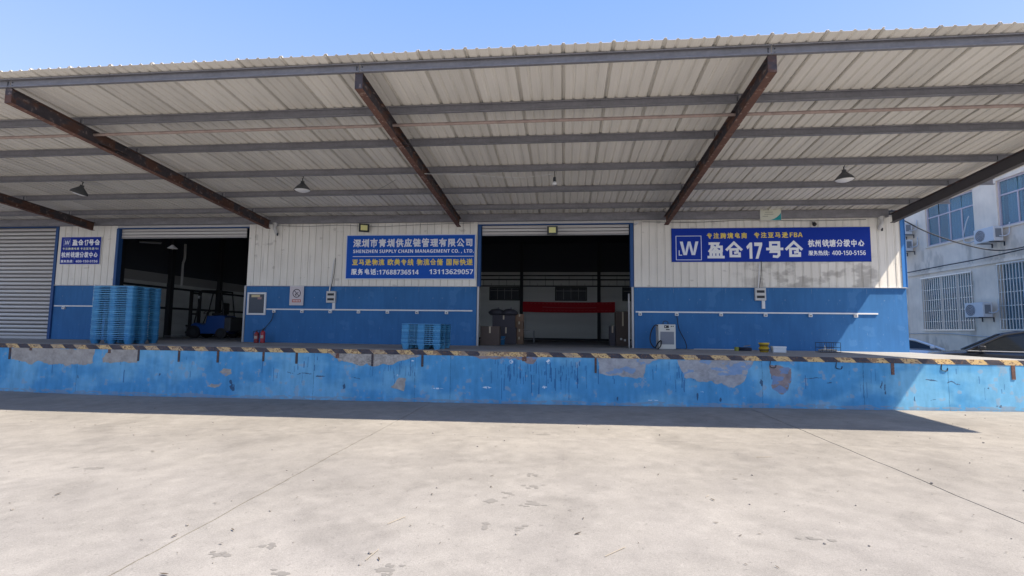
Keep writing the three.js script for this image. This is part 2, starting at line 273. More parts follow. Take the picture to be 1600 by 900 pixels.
      return c;
    });
    const eg = [B(xa, xb, YB + 0.001, H + 0.006, P - 0.03, P + 0.008), B(xa, xb, H + 0.001, H + 0.0055, P - 0.10, P - 0.03)].map((g2, q) => { const p2 = g2.attributes.position, u2 = g2.attributes.uv; for (let i = 0; i < p2.count; i++) u2.setXY(i, (p2.getX(i) - xa) / (xb - xa), (q ? 0.103 + (P - 0.03 - p2.getZ(i)) : p2.getY(i) - YB) / 0.2); return g2; });
    obj('edge_angle', eg, texMat(te, 0.75), dock);
  });
  obj('painted_face', B(XL, X0, YA, YB, P - 0.03, P), blueWallM, dock); obj('edge_angle', B(XL, X0, YB + 0.001, H + 0.006, P - 0.03, P + 0.008), rustM, dock);
  for (const [x, l, w] of [[-14.02, 0.29, 0.05], [-13.44, 0.06, 0.05], [-11.25, 0.09, 0.06], [-10.45, 0.27, 0.045], [-9.37, 0.27, 0.05], [-8.35, 0.27, 0.055], [-7.18, 0.22, 0.05], [-6.34, 0.26, 0.055], [-5.33, 0.11, 0.08], [-4.47, 0.28, 0.045], [-3.27, 0.27, 0.05], [-0.9, 0.1, 0.1], [0.7, 0.33, 0.045], [6.88, 0.24, 0.06], [9.19, 0.29, 0.07]])
    obj('rusty_anchor_bar', uvBox(bx(w, l, 0.014, x, 1.0 - l / 2, P + 0.007), 0.6), l < 0.2 || x > 5 ? flangeM : rustM, dock);
  for (const x of [4.43, 5.77, 7.84]) obj('bent_anchor', tube([[x, 1.0, P + 0.006], [x - 0.01, 0.88, P + 0.01], [x + 0.05, 0.86, P + 0.012], [x + 0.1, 0.87, P + 0.01], [x + 0.11, 0.92, P + 0.008]], 0.008, 14, 5), blackM, dock);
}

// ------------------------------------------------------------------ warehouse
const ware = thing('warehouse', 'warehouse with white ribbed cladding over a blue lower wall and roller doors', 'warehouse');
const doorSpans = [[-15.5, -10.62], [-2.76, 2.12]];
{
  const ZT = -0.2;
  for (const [a, b] of [[-17.75, -15.5], [-10.6, -2.78], [2.14, XR]]) {
    obj('lower_wall', uvBox(B(a, b, H, BD + 0.02, ZT, 0), 4), blueWallM, ware);
    obj('upper_backing', B(a, b, BD + 0.02, 5.24, ZT, -0.005), innerDarkM, ware);
    obj('drip_flange', B(a, b, BD - 0.012, BD + 0.006, 0.001, 0.055), whiteDullM, ware);
    // ribbed cladding, one vertical board after another
    const n = Math.round((b - a) / 0.24), w = (b - a) / n, zt = 5.08;
    const prof = new THREE.Shape([[0.004, 0], [0.004, 0.022], [0.012, 0.034], [0.03, 0.034], [0.04, 0.022], [w - 0.004, 0.022], [w - 0.004, 0]].map((q) => new THREE.Vector2(...q)));
    const cm = texMat(claddingTex(a, b), 0.6);
    for (let i = 0; i < n; i++) {
      const g = new THREE.ExtrudeGeometry(prof, { depth: zt - BD - 0.006, bevelEnabled: false }).rotateX(-Math.PI / 2).rotateY(Math.PI).translate(w, 0, 0);
      const p = g.attributes.position, uv = g.attributes.uv; for (let k = 0; k < p.count; k++) uv.setXY(k, (w * i + p.getX(k)) / (b - a), p.getY(k) / 2.1);
      const o = obj('cladding_board', g, cm, ware); o.position.set(a + w * i, BD + 0.006, 0.001);
    }
    obj('top_trim', B(a, b, 5.08, 5.13, 0.001, 0.045), whiteDullM, ware);
  }
  // corner flashing and end wall
  obj('corner_flashing', [B(XR + 0.001, XR + 0.012, BD, 5.05, -0.2, 0.06), B(XR - 0.11, XR + 0.001, BD + 0.01, 5.05, 0.037, 0.045)], mat(0.03, 0.19, 0.55, 0.5), ware);
  obj('side_wall', uvBox(B(XR - 0.2, XR - 0.001, H, 5.24, ZB, ZT), 4), blueWallM, ware);
  // lintels, guides, hoods
  for (const [a, b] of doorSpans) {
    obj('lintel', B(a - 0.02, b + 0.02, 4.98, 5.24, ZT, 0), whiteDullM, ware);
    obj('lintel_trim', B(a - 0.02, b + 0.02, 4.95, 4.98, ZT + 0.05, 0.02), bluePlainM, ware);
    for (const x of [a - 0.005, b + 0.005]) {
      const s = x < (a + b) / 2 ? 1 : -1; if (!(a < -10 && s < 0))
      obj('door_guide', B(Math.min(x, x + s * 0.1), Math.max(x, x + s * 0.1), BD, 4.95, -0.12, 0.05), bluePlainM, ware);
      obj('door_jamb', B(Math.min(x, x + s * 0.06), Math.max(x, x + s * 0.06), H, BD, -0.15, 0.012), galvM, ware);
    }
    const sh = obj('roller_shutter', B(a + 0.12, b - 0.12, 4.62, 4.64, -0.08, -0.04), galvM, ware);
    for (let k = 0; k < 3; k++) obj('slat', B(a + 0.12, b - 0.12, 4.655 + k * 0.102, 4.735 + k * 0.102, -0.07, -0.04), k % 2 ? slatM : slatM2, sh);
  }
  obj('door_post', B(1.985, 2.03, H, 2.78, -0.26, -0.21), galvM, ware);
  // closed shutter at far left
  obj('shutter_head', B(XL, -17.76, 5.03, 5.24, ZT, 0.02), bluePlainM, ware);
  obj('door_guide', B(-17.86, -17.76, H, 5.03, -0.1, 0.05), bluePlainM, ware);
  const cs = obj('roller_shutter', B(XL, -17.87, H, H + 0.09, -0.075, -0.01), galvM, ware); obj('curtain_backing', B(XL, -17.87, H + 0.091, 5.03, -0.095, -0.08), mat(0.14, 0.135, 0.13, 0.8), cs);
  {
    const pr = new THREE.Shape(); pr.moveTo(-0.01, 0.036); pr.lineTo(0.012, 0.04); pr.quadraticCurveTo(0.05, 0.085, 0.012, 0.130); pr.lineTo(-0.01, 0.134);
    const g = new THREE.ExtrudeGeometry(pr, { depth: 8.12, bevelEnabled: false, curveSegments: 5 }).rotateY(-Math.PI / 2).scale(1, 1, 1);
    for (let k = 0; k < 28; k++) { const o = obj('slat', g, k % 3 ? slatM : slatM2, cs); o.position.set(-17.87, H + 0.065 + k * 0.1375, -0.05); }
  }
  // shell: roof, back wall, partition
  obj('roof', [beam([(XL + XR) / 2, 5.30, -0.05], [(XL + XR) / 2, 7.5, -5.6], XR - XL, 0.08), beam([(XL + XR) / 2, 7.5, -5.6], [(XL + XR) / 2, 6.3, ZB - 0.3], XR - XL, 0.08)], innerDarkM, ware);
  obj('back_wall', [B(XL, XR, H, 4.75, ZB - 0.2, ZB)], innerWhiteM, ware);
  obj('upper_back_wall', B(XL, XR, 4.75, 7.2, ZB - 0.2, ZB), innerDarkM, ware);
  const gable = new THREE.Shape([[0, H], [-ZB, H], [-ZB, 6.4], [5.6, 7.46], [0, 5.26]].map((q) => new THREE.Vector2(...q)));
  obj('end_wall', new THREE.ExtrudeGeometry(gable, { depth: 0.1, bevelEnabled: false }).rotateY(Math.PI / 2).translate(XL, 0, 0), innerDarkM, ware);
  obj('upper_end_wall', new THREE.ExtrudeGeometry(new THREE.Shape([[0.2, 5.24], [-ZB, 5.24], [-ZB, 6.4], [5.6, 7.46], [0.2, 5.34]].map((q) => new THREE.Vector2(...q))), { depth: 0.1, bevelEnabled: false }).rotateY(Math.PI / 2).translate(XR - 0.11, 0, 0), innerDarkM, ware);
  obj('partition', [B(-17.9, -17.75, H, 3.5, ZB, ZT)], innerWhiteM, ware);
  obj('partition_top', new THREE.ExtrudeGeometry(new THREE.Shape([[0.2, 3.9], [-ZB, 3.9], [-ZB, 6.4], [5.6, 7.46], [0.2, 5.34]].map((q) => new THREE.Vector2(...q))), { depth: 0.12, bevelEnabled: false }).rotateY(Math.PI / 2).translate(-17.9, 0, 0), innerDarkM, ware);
  obj('partition_rail', B(-17.9, -17.72, 3.5, 3.9, ZB, ZT), mat(0.36, 0.36, 0.36, 0.8), ware);
  for (const y of [2.35, 3.25]) obj('girt', B(-17.745, -17.68, y, y + 0.09, ZB, -0.6), darkM, ware);
  for (const z of [-2.4, -5, -8.2]) obj('column', B(-17.745, -17.55, H, 6.2, z - 0.1, z + 0.1), darkM, ware);
  for (const x of [-9.4, -6.1, -2.3, 1.82, 6.1]) obj('column', B(x - 0.08, x + 0.08, H, 6.4, ZB + 0.02, ZB + 0.2), darkM, ware);
  for (const y of [3.95, 4.3, 4.52, 4.75]) obj('girt', B(-12, XR - 0.21, y, y + 0.06, ZB + 0.001, ZB + 0.015 + 0.08 * (y < 4.7)), darkM, ware);
  for (let i = 0; i < 26; i++) obj('hanger', B(-4.8 + i * 0.42, -4.785 + i * 0.42, 4.01, 4.52 - 0.2 * (i % 3), ZB + 0.1, ZB + 0.115), darkM, ware);
  obj('skirting', B(-12, XR - 0.21, H, H + 0.1, ZB + 0.001, ZB + 0.02), darkM, ware);
  for (const [x0, x1] of [[-4.06, -2.4], [-0.5, 1.2], [3.05, 4.75]]) {
    const wf = obj('inner_window', [B(x0, x1, 3.86, 3.93, ZB + 0.001, ZB + 0.06), B(x0, x1, 3.2, 3.26, ZB + 0.001, ZB + 0.06), B(x0, x0 + 0.06, 3.26, 3.86, ZB + 0.001, ZB + 0.06), B(x1 - 0.06, x1, 3.26, 3.86, ZB + 0.001, ZB + 0.06)], darkM, ware);
    const n = 4, w = (x1 - x0 - 0.12) / n;
    for (let i = 0; i < n; i++) obj('pane', B(x0 + 0.06 + i * w + 0.006, x0 + 0.06 + (i + 1) * w - 0.006, 3.265, 3.855, ZB + 0.012, ZB + 0.02), mat(0.03, 0.04, 0.055, 0.5), wf);
    for (let i = 1; i < n; i++) obj('mullion', B(x0 + 0.055 + i * w, x0 + 0.065 + i * w, 3.26, 3.86, ZB + 0.022, ZB + 0.05), whiteDullM, wf);
    obj('transom', B(x0 + 0.06, x1 - 0.06, 3.72, 3.735, ZB + 0.022, ZB + 0.045), whiteDullM, wf);
  }
  obj('service_pipe', tube([[-17.05, 5.3, -5], [-17.05, 4.6, -5], [-17.1, 4.45, -5], [-17.1, 3.4, -5]], 0.05, 20, 8), whiteDullM, ware);
}

// ------------------------------------------------------------------ canopy
const canopy = thing('canopy', 'cantilevered steel canopy of ribbed sheets over the loading dock', 'canopy');
{
  const XA = -24.0, XE = 10.6, ZF = 8.36, Z0 = 0.02, pitch = 0.76, ang = Math.atan(SL), len = (ZF - Z0) / Math.cos(ang);
  const pts = []; const q = pitch / 4;
  const outline = [];
  outline.push([0.006, -0.006], [0.012, 0.03], [0.03, 0.03], [0.046, 0.002], [q - 0.03, 0]);
  for (let i = 1; i < 4; i++) { const a = i * q; outline.push([a - 0.008, 0.024], [a + 0.012, 0.024], [a + 0.034, 0], [a + q - 0.03, 0]); }
  outline.push([pitch - 0.004, 0.036], [pitch + 0.032, 0.038]);
  const sh = new THREE.Shape(); outline.forEach(([x, y], i) => i ? sh.lineTo(x, y) : sh.moveTo(x, y)); for (let i = outline.length - 1; i >= 0; i--) sh.lineTo(outline[i][0], outline[i][1] + 0.0025);
  const g = new THREE.ExtrudeGeometry(sh, { depth: len, bevelEnabled: false });
  { const p = g.attributes.position, uv = g.attributes.uv; for (let i = 0; i < p.count; i++) uv.setXY(i, p.getX(i) / 0.76, p.getZ(i) / 8.4); }
  g.rotateX(-ang);
  const n = Math.floor((XE - XA) / pitch), rs = rng(3);
  for (let i = 0; i < n; i++) {
    const o = obj('roof_sheet', g, sheetMs[Math.floor(rs() * 4)], canopy);
    o.position.set(XE - (i + 1) * pitch, sheetY(Z0) + 0.002 + rs() * 0.004, Z0 + (rs() - 0.5) * 0.03);
  }
  const rx = [-22.7, -16.252, -9.804, -3.356, 3.092, 9.54];
  // purlins: lipped channels, one length per bay
  const chan = (l, h) => { const s = new THREE.Shape([[0, 0], [0.06, 0], [0.06, 0.018], [0.056, 0.018], [0.056, 0.004], [0.004, 0.004], [0.004, h - 0.004], [0.056, h - 0.004], [0.056, h - 0.018], [0.06, h - 0.018], [0.06, h], [0, h]].map((v) => new THREE.Vector2(-v[0], v[1]))); return uvBox(new THREE.ExtrudeGeometry(s, { depth: l, bevelEnabled: false }).rotateY(Math.PI / 2), 2); };
  const ends = [XA + 0.1, -16.252, -9.804, -3.356, 3.092, 9.54, XE + 0.14];
  for (const z of [8.08, 6.72, 5.36, 3.86, 2.42, 1.0]) for (let i = 0; i + 1 < ends.length; i++) {
    const l = ends[i + 1] - ends[i] - 0.016; if (i === 5 && l < 0.5) continue;
    const last = i === 4; const ll = last ? XE - 0.08 - ends[4] - 0.016 : l; if (i === 5) continue;
    const o = obj('purlin', chan(ll, 0.15), purlinM, canopy); o.position.set(ends[i] + 0.008, sheetY(z) - 0.153, z + 0.03 - 0.0);
  }
  for (let i = 0; i < 5; i++) { const o = obj('eave_beam', uvBox(B(ends[i] + 0.008, i === 4 ? 9.46 : ends[i + 1] - 0.008, sheetY(0.1) - 0.235, sheetY(0.1) - 0.004, 0.075, 0.19), 2), purlinM, canopy); }
  for (const x of rx) {
    const zf = 8.12, zb = 0.2, top = (z) => sheetY(z) - 0.157, d = 0.27;
    const strip = (y0, y1, w) => beam([x, top(zb) - (y0 + y1) / 2, zb], [x, top(zf) - (y0 + y1) / 2, zf], w, y1 - y0);
    const wm = x > 9 ? mat(0.085, 0.08, 0.085, 0.8) : rustM, rf = obj('rafter', uvBox(strip(0.011, d - 0.011, 0.008), 2), wm, canopy);
    obj('top_flange', uvBox(strip(0, 0.0105, 0.13), 2), rustM, rf); obj('bottom_flange', uvBox(strip(d - 0.0105, d, 0.13), 2), x > 9 ? wm : flangeM, rf);
    obj('end_plate', uvBox(bx(0.13, d, 0.01, x, top(zf) - d / 2 + 0.002, zf + 0.008), 2), rustM, rf);
    obj('gusset', uvBox(B(x + 0.005, x + 0.11, top(6.1) - 0.2, top(6.1) - 0.19, 5.75, 6.4), 2), rustM, rf);
    for (const z of [8.08, 6.72, 5.36, 3.86, 2.42, 1.0]) obj('cleat', bx(0.012, 0.13, 0.006, x - 0.05, sheetY(z) - 0.09, z + 0.037), darkM, rf);
    for (const s of [-1, 1]) for (const dy of [0.045, 0.105]) obj('bolt', cyl(0.011, 0.011, 0.012, 0, 0, 0, 6).rotateX(Math.PI / 2).translate(x + s * 0.045, sheetY(8.08) - 0.153 + dy, 8.117), darkM, rf);
  }
  for (let i = 0; i < 5; i++) obj('tie_pipe', uvBox(rod([ends[i] + 0.005, 5.565, 6.5], [i === 4 ? 9.53 : ends[i + 1] - 0.005, 5.565, 6.5], 0.03, 10), 1), texMat(pixTex(256, 64, (u, v) => mul3([0.36, 0.28, 0.25], 0.7 + 0.6 * fbm(u * 12, v * 6, 4, 12))), 0.85), canopy);
}
const wire = (name, label, pts, r, m) => tag(obj(name, tube(pts, r, 40, 5), m), label, 'cable');
wire('light_cable', 'thin pale cable sagging from the rusty rafter toward the bare bulb', [[-3.25, 5.2, 4.6], [-2.2, 5.28, 4.2], [-1.2, 5.25, 4.0], [-0.3, 5.36, 3.86]], 0.006, whiteDullM);
wire('light_cable', 'thin grey cable looped below the sheets left of the middle rafter', [[-6.2, 5.2, 3.0], [-5.6, 5.17, 3.1], [-4.9, 5.22, 3.3], [-4.2, 5.3, 3.86]], 0.006, greyM);
wire('wall_cable', 'dark cable running along the wall top above the company sign', [[-9.6, 5.0, 0.06], [-8.6, 4.96, 0.06], [-7.4, 4.99, 0.06], [-6.2, 4.93, 0.06], [-4.6, 4.98, 0.06], [-2.9, 5.02, 0.06]], 0.007, greyM);
wire('wall_cable', 'dark cable running along the wall top above the long blue banner', [[2.4, 5.0, 0.06], [4, 4.97, 0.06], [5.6, 5.02, 0.06], [7.2, 4.98, 0.06], [8.9, 5.0, 0.06]], 0.007, darkM);

// ------------------------------------------------------------------ lettering: each character as strokes on a 100 x 100 grid
const GL = {
  '专': 'M22 22H78 M12 42H88 M46 8L36 60H72L50 82 M44 78L62 94', '注': 'M16 12L26 22 M10 38L20 46 M10 90L26 58 M56 6L64 16 M38 26H90 M42 54H86 M34 88H94 M64 26V88',
  '跨': 'M12 12H38V34H12Z M26 34V86 M26 58H40 M12 50V86 M6 90L42 82 M48 24H94 M68 8L46 44 M66 24L94 44 M56 46H84 M48 60H92 M62 60L58 74H84V92L72 94',
  '境': 'M8 32H34 M20 10V78 M6 84L36 72 M62 4V14 M42 16H92 M54 20L58 30 M82 18L76 30 M38 34H96 M46 42H88V66H46Z M46 54H88 M58 66L40 92 M74 66V88H94V78',
  '电': 'M20 22H78V62H20Z M20 42H78 M49 6V84H90V70', '商': 'M50 4V14 M10 18H90 M34 22L40 32 M66 22L60 32 M14 94V36H86V88L76 92 M42 38L32 52 M58 38L68 52 M34 60H66V80H34Z',
  '亚': 'M10 14H90 M38 14V86 M62 14V86 M16 34L28 66 M84 34L72 66 M6 88H94', '马': 'M16 14H72L68 48 M30 14L24 50H84V84L66 90 M8 68H66',
  '逊': 'M12 12L22 22 M6 42H20V76 M4 90L22 76L40 90H96 M34 14H54L44 28V72L36 68 M34 48L56 40 M70 8V66L62 64 M60 30L56 50 M80 28L92 48',
  '盈': 'M14 10H64L56 30H84V54L76 56 M28 10L24 40L12 56 M34 28L62 54 M56 30L34 56 M18 62H82V90 M18 62V90 M38 62V90 M60 62V90 M6 92H94',
  '仓': 'M50 6L8 46 M50 6L92 46 M30 46H70V64L58 66 M30 46V86H82V72', '号': 'M26 8H74V34H26Z M8 46H92 M34 46L28 62H74V82L64 92L46 90',
  '杭': 'M8 28H44 M26 6V94 M26 34L8 62 M28 38L42 54 M66 6L70 18 M46 24H94 M56 42V64L44 92 M56 42H78V86H94V74', '州': 'M22 10V56L10 92 M50 12V84 M80 8V94 M10 34L8 52 M34 32L40 48 M62 32L68 48',
  '钱': 'M24 6L8 32 M18 20H42 M12 42H40 M8 60H42 M26 42V84L40 76 M52 26L90 20 M48 46L94 38 M64 6L72 62L92 92V78 M88 52L46 88 M76 8L84 14',
  '塘': 'M6 32H32 M18 10V76 M4 84L34 72 M66 4V12 M40 14H94 M42 14V56L32 92 M50 28H86V46H50 M46 37H94 M68 20V60 M54 66H86V90H54Z M48 56H88',
  '分': 'M36 8L8 44 M62 8L92 42 M24 50H76V82L64 90L52 86 M44 50L16 92', '拨': 'M8 28H34 M22 6V86L10 84 M6 60L36 46 M44 12V30H92 M60 8L56 44L38 92 M56 48H84L48 92 M58 56L92 92 M78 8L86 20',
  '中': 'M16 26H84V64H16Z M50 6V94', '心': 'M22 42L12 72 M36 34V84H74V68 M48 14L60 32 M74 36L90 62',
  '服': 'M12 12H38V86L30 88 M12 12V60L6 90 M12 34H38 M12 56H38 M52 12H86V34L76 36 M52 12V94 M52 46H86L54 92 M60 52L94 92', '务': 'M36 6L14 34 M30 18H72L20 54 M34 26L84 54 M14 60H80V84L66 92 M48 50L40 74L12 94',
  '热': 'M8 22H42 M24 6V56L16 54 M6 44L42 34 M48 24H76V50L92 60V50 M62 6L58 36L46 58 M50 36L64 48 M14 72L8 92 M36 74L40 90 M60 74L66 90 M82 72L92 90',
  '线': 'M28 6L10 32H32L10 60L38 54 M6 88L40 76 M48 32L90 24 M46 54L94 44 M62 6L72 66L92 92V78 M88 60L44 94 M76 8L86 16',
  '深': 'M14 10L24 20 M8 36L18 44 M8 90L24 60 M38 28V14H92V28 M56 22L44 42 M74 22L88 40 M36 54H94 M65 42V94 M64 56L38 86 M66 56L94 86', '圳': 'M8 34H40 M24 10V76 M4 84L42 72 M54 12V60L46 92 M72 16V84 M90 8V94',
  '市': 'M50 4V16 M8 20H92 M20 84V38H80V76L70 80 M50 20V96', '青': 'M14 16H86 M18 30H82 M8 44H92 M50 6V44 M24 94V54H76V88L66 92 M24 66H76 M24 78H76',
  '供': 'M30 6L8 44 M22 30V94 M38 30H92 M34 62H96 M54 10V62 M76 10V62 M52 70L38 92 M76 70L92 92', '应': 'M50 4V14 M18 18H92 M18 18V58L6 92 M32 42L40 74 M52 36L58 68 M84 36L66 82 M26 88H94',
  '链': 'M22 6L8 32 M16 20H36 M12 42H36 M6 60H38 M24 42V86L36 76 M44 12L52 22 M42 42H52V72 M38 90L52 74L62 88H96 M58 20H92 M72 8L62 42H92 M58 60H94 M77 32V80',
  '管': 'M24 4L10 26 M20 14H44 M62 4L52 24 M60 14H90 M50 24V32 M10 46V34H90V46 M28 44H74V60H28V94 M28 74H78V92H28', '理': 'M8 16H40 M10 46H38 M6 80L42 72 M24 16V76 M50 12H90V52H50Z M50 32H90 M70 12V88 M50 70H90 M42 90H96',
  '有': 'M8 22H92 M44 4L8 60 M34 40V94 M34 40H78V86L66 90 M34 56H78 M34 70H78', '限': 'M12 94V12H34L24 38L36 56L24 66 M50 12H84V46H50 M50 29H84 M50 12V88L66 78 M60 48L94 92 M90 52L72 66',
  '公': 'M38 10L10 48 M60 10L92 46 M48 46L22 84H80 M66 64L88 94', '司': 'M12 14H84V86L70 90 M14 32H66 M20 50H60V78H20Z',
  '物': 'M18 12L8 40 M14 28H42 M28 6V94 M6 66L42 54 M56 6L42 42 M52 26H92V80L80 90 M66 28L46 70 M80 28L54 88', '流': 'M14 10L24 20 M8 36L18 44 M8 90L24 58 M62 4L66 14 M36 18H94 M58 20L42 42H86 M74 30L90 48 M46 54V76L36 94 M64 54V90 M82 54V88H96V78',
  '欧': 'M44 14H8V86H46 M38 26L12 68 M16 34L42 68 M62 6L50 36 M58 24H94L86 40 M72 34V54L48 92 M72 54L94 92', '美': 'M32 4L40 14 M68 4L60 14 M14 20H86 M20 34H80 M8 48H92 M50 20V48 M10 64H90 M50 52L44 74L10 94 M54 66L90 94',
  '储': 'M26 6L6 42 M18 28V94 M34 14L40 24 M30 40H42V82L50 72 M52 22H78 M46 42H96 M64 6V42 M90 10L50 60 M58 58H88V92H58Z M58 74H88', '国': 'M12 10H88V92H12Z M28 28H72 M32 48H68 M26 72H74 M50 28V72 M60 54L66 64',
  '际': 'M12 94V12H34L24 38L36 56L24 66 M50 18H88 M44 42H94 M70 42V90L60 86 M54 56L44 82 M82 56L94 80', '快': 'M22 6V94 M10 28L6 50 M32 24L38 40 M44 26H84V54 M38 54H96 M64 6V54L40 92 M66 58L94 92',
  '递': 'M12 10L22 20 M6 40H20V76 M4 90L22 76L40 90H96 M46 6L52 16 M80 4L72 16 M38 20H88V36H42V52H90V66L82 64 M64 20V82 M62 52L38 76', '话': 'M12 10L22 22 M6 38H20V84L34 70 M88 8L46 20 M40 38H96 M68 16V58 M48 58H88V92H48Z',
  '：': 'M18 34V42 M18 72V80',
};
function han(c, text, x, y, w, h, adv, lw, col) {       // top-left x, y; character box w x h
  c.strokeStyle = col; c.lineWidth = lw; c.lineCap = 'square'; c.lineJoin = 'miter';
  for (const ch of text) {
    const pth = GL[ch]; if (pth) {
      c.beginPath();
      for (const [, op, a] of pth.matchAll(/([MLHVZ])([^MLHVZ]*)/g)) {
        const n = a.trim().split(/\s+/).map(Number), X = (q) => x + q * w / 100, Y = (q) => y + q * h / 100;
        if (op === 'M') { han.x = n[0]; han.y = n[1]; c.moveTo(X(n[0]), Y(n[1])); }
        else if (op === 'L') { han.x = n[0]; han.y = n[1]; c.lineTo(X(n[0]), Y(n[1])); }
        else if (op === 'H') { han.x = n[0]; c.lineTo(X(n[0]), Y(han.y)); }
        else if (op === 'V') { han.y = n[0]; c.lineTo(X(han.x), Y(n[0])); }
        else c.closePath();
      }
      c.stroke();
    }
    x += adv;
  }
}
function fit(c, text, x, y, w, px, font = 'bold', heavy = 0) { c.font = `${font} ${px}px sans-serif`; const m = c.measureText(text).width; c.save(); c.translate(x, y); c.scale(w / m, 1); c.fillText(text, 0, 0); if (heavy) { c.strokeStyle = c.fillStyle; c.lineWidth = heavy; c.strokeText(text, 0, 0); } c.restore(); }
function canvasTex(w, h, draw) { const cv = document.createElement('canvas'); cv.width = w; cv.height = h; draw(cv.getContext('2d'), w, h); const t = new THREE.CanvasTexture(cv); t.colorSpace = THREE.SRGBColorSpace; t.magFilter = THREE.LinearFilter; return t; }
function signPanel(name, label, cat, x0, x1, y0, y1, z, th, tex, edge, rough = 0.6, wave = 0) {
  const g = new THREE.Group(); g.name = numbered(name); scene.add(g); tag(g, label, cat); g.position.set((x0 + x1) / 2, y0, z);
  const w = x1 - x0, h = y1 - y0;
  obj('backing', bx(w, h, th, 0, h / 2, th / 2), edge, g);
  const f = new THREE.PlaneGeometry(w - 0.02, h - 0.02, 48, 6), p = f.attributes.position;
  for (let i = 0; i < p.count; i++) p.setZ(i, wave * (fbm(p.getX(i) * 1.5 + 9, p.getY(i) * 2 + 4, 3) - 0.3));
  f.computeVertexNormals(); obj('printed_face', f.translate(0, h / 2, th + 0.004), texMat(tex, rough), g); return g;
}
const YEL = '#e8cf62', WHT = '#eceff4';
const logo = (c, x, y, s) => { c.strokeStyle = '#dfe6f5'; c.lineWidth = s * 0.025; c.strokeRect(x, y, s, s); c.fillStyle = '#dfe6f5'; fit(c, 'W', x + s * 0.15, y + s * 0.80, s * 0.74, s * 0.80); c.lineWidth = s * 0.035; c.beginPath(); c.moveTo(x + s * 0.12, y + s * 0.60); c.lineTo(x + s * 0.12, y + s * 0.80); c.lineTo(x + s * 0.24, y + s * 0.80); c.stroke(); };
signPanel('company_sign', 'bright blue company sign with white and yellow lettering left of the middle doorway', 'sign', -7.15, -2.83, 3.19, 4.66, 0.04, 0.03, canvasTex(2048, 700, (c, w, h) => {
  c.fillStyle = '#0c52b6'; c.fillRect(0, 0, w, h); c.strokeStyle = '#c9d6ea'; c.lineWidth = 10; c.strokeRect(4, 4, w - 8, h - 8);
  han(c, '深圳市青圳供应链管理有限公司', 112, 62, 118, 132, 137, 19, '#dcdfe6');
  c.fillStyle = WHT; fit(c, 'SHENZHEN SUPPLY CHAIN MANAGEMENT CO. , LTD.', 110, 286, 1920, 74);
  c.fillRect(110, 338, 1915, 9);
  [['亚马逊物流', 106], ['欧美专线', 676], ['物流仓储', 1138], ['国际快递', 1600]].forEach(([s, x]) => han(c, s, x, 384, 90, 100, 106, 14, YEL));
  han(c, '服务电话', 96, 536, 88, 98, 103, 14, WHT); c.fillStyle = WHT; fit(c, ':17688736514', 505, 628, 670, 104); fit(c, '13113629057', 1335, 622, 690, 104);
}), whiteM, 0.5);
signPanel('banner_sign', 'long royal blue banner with a boxed letter W right of the middle doorway', 'banner', 3.27, 9.01, 3.74, 4.785, 0.042, 0.006, canvasTex(2048, 372, (c, w, h) => {
  c.fillStyle = '#0632a0'; c.fillRect(0, 0, w, h);
  logo(c, 46, 84, 268); c.clearRect(0, 0, 0, 0);
  han(c, '专注跨境电商', 372, 50, 60, 66, 73, 9, YEL); han(c, '专注亚马逊', 868, 46, 60, 66, 73, 9, YEL); c.fillStyle = YEL; fit(c, 'FBA', 1232, 104, 138, 72);
  han(c, '盈仓', 382, 152, 172, 184, 190, 29, WHT); c.fillStyle = WHT; fit(c, '17', 782, 336, 172, 238, 'bold', 9); han(c, '号仓', 992, 148, 176, 186, 196, 29, WHT);
  han(c, '杭州钱塘分拨中心', 1422, 134, 64, 80, 71.5, 11, WHT); han(c, '服务热线：', 1424, 252, 46, 56, 49, 7.5, WHT); fit(c, '400-150-5156', 1660, 304, 338, 68);
}), bluePlainM, 0.45, 0.012);
signPanel('wall_sign', 'small square royal blue sign with four rows of text beside the closed shutter', 'sign', -17.6, -16.05, 3.70, 4.67, 0.04, 0.02, canvasTex(1024, 660, (c, w, h) => {
  c.fillStyle = '#0a2c98'; c.fillRect(0, 0, w, h); logo(c, 62, 44, 170);
  han(c, '盈仓', 290, 62, 132, 142, 148, 25, WHT); c.fillStyle = WHT; fit(c, '17', 596, 204, 106, 184, 'bold', 7); han(c, '号仓', 712, 60, 132, 144, 148, 25, WHT);
  han(c, '专注跨境电商', 44, 252, 62, 62, 74, 9, '#d9dfc0'); han(c, '专注亚马逊', 508, 252, 62, 62, 74, 9, '#d9dfc0'); c.fillStyle = '#d9dfc0'; fit(c, 'FBA', 880, 306, 96, 64);
  han(c, '杭州钱塘分拨中心', 26, 364, 106, 138, 119, 18, WHT); han(c, '服务热线：', 26, 558, 66, 66, 76, 10, WHT); c.fillStyle = WHT; fit(c, '400-150-5156', 410, 620, 568, 78);
}), whiteM, 0.5);
signPanel('beam_plate', 'small cream notice plate with teal corner fixed to the beam above the long banner', 'sign', 5.84, 6.45, 4.97, 5.39, 0.2, 0.012, canvasTex(256, 176, (c, w, h) => {
  c.fillStyle = '#cfd2c4'; c.fillRect(0, 0, w, h); c.fillStyle = '#2c9aa3'; c.beginPath(); c.moveTo(w, h * 0.45); c.quadraticCurveTo(w * 0.8, h * 0.9, w * 0.45, h); c.lineTo(w, h); c.fill();
  c.fillStyle = '#5c6360'; for (const [y, x, l] of [[36, 40, 60], [66, 60, 90], [94, 54, 110], [120, 30, 60]]) for (let q = 0; q < l; q += 14) c.fillRect(x + q, y, 8, 8);
}), whiteDullM, 0.6);
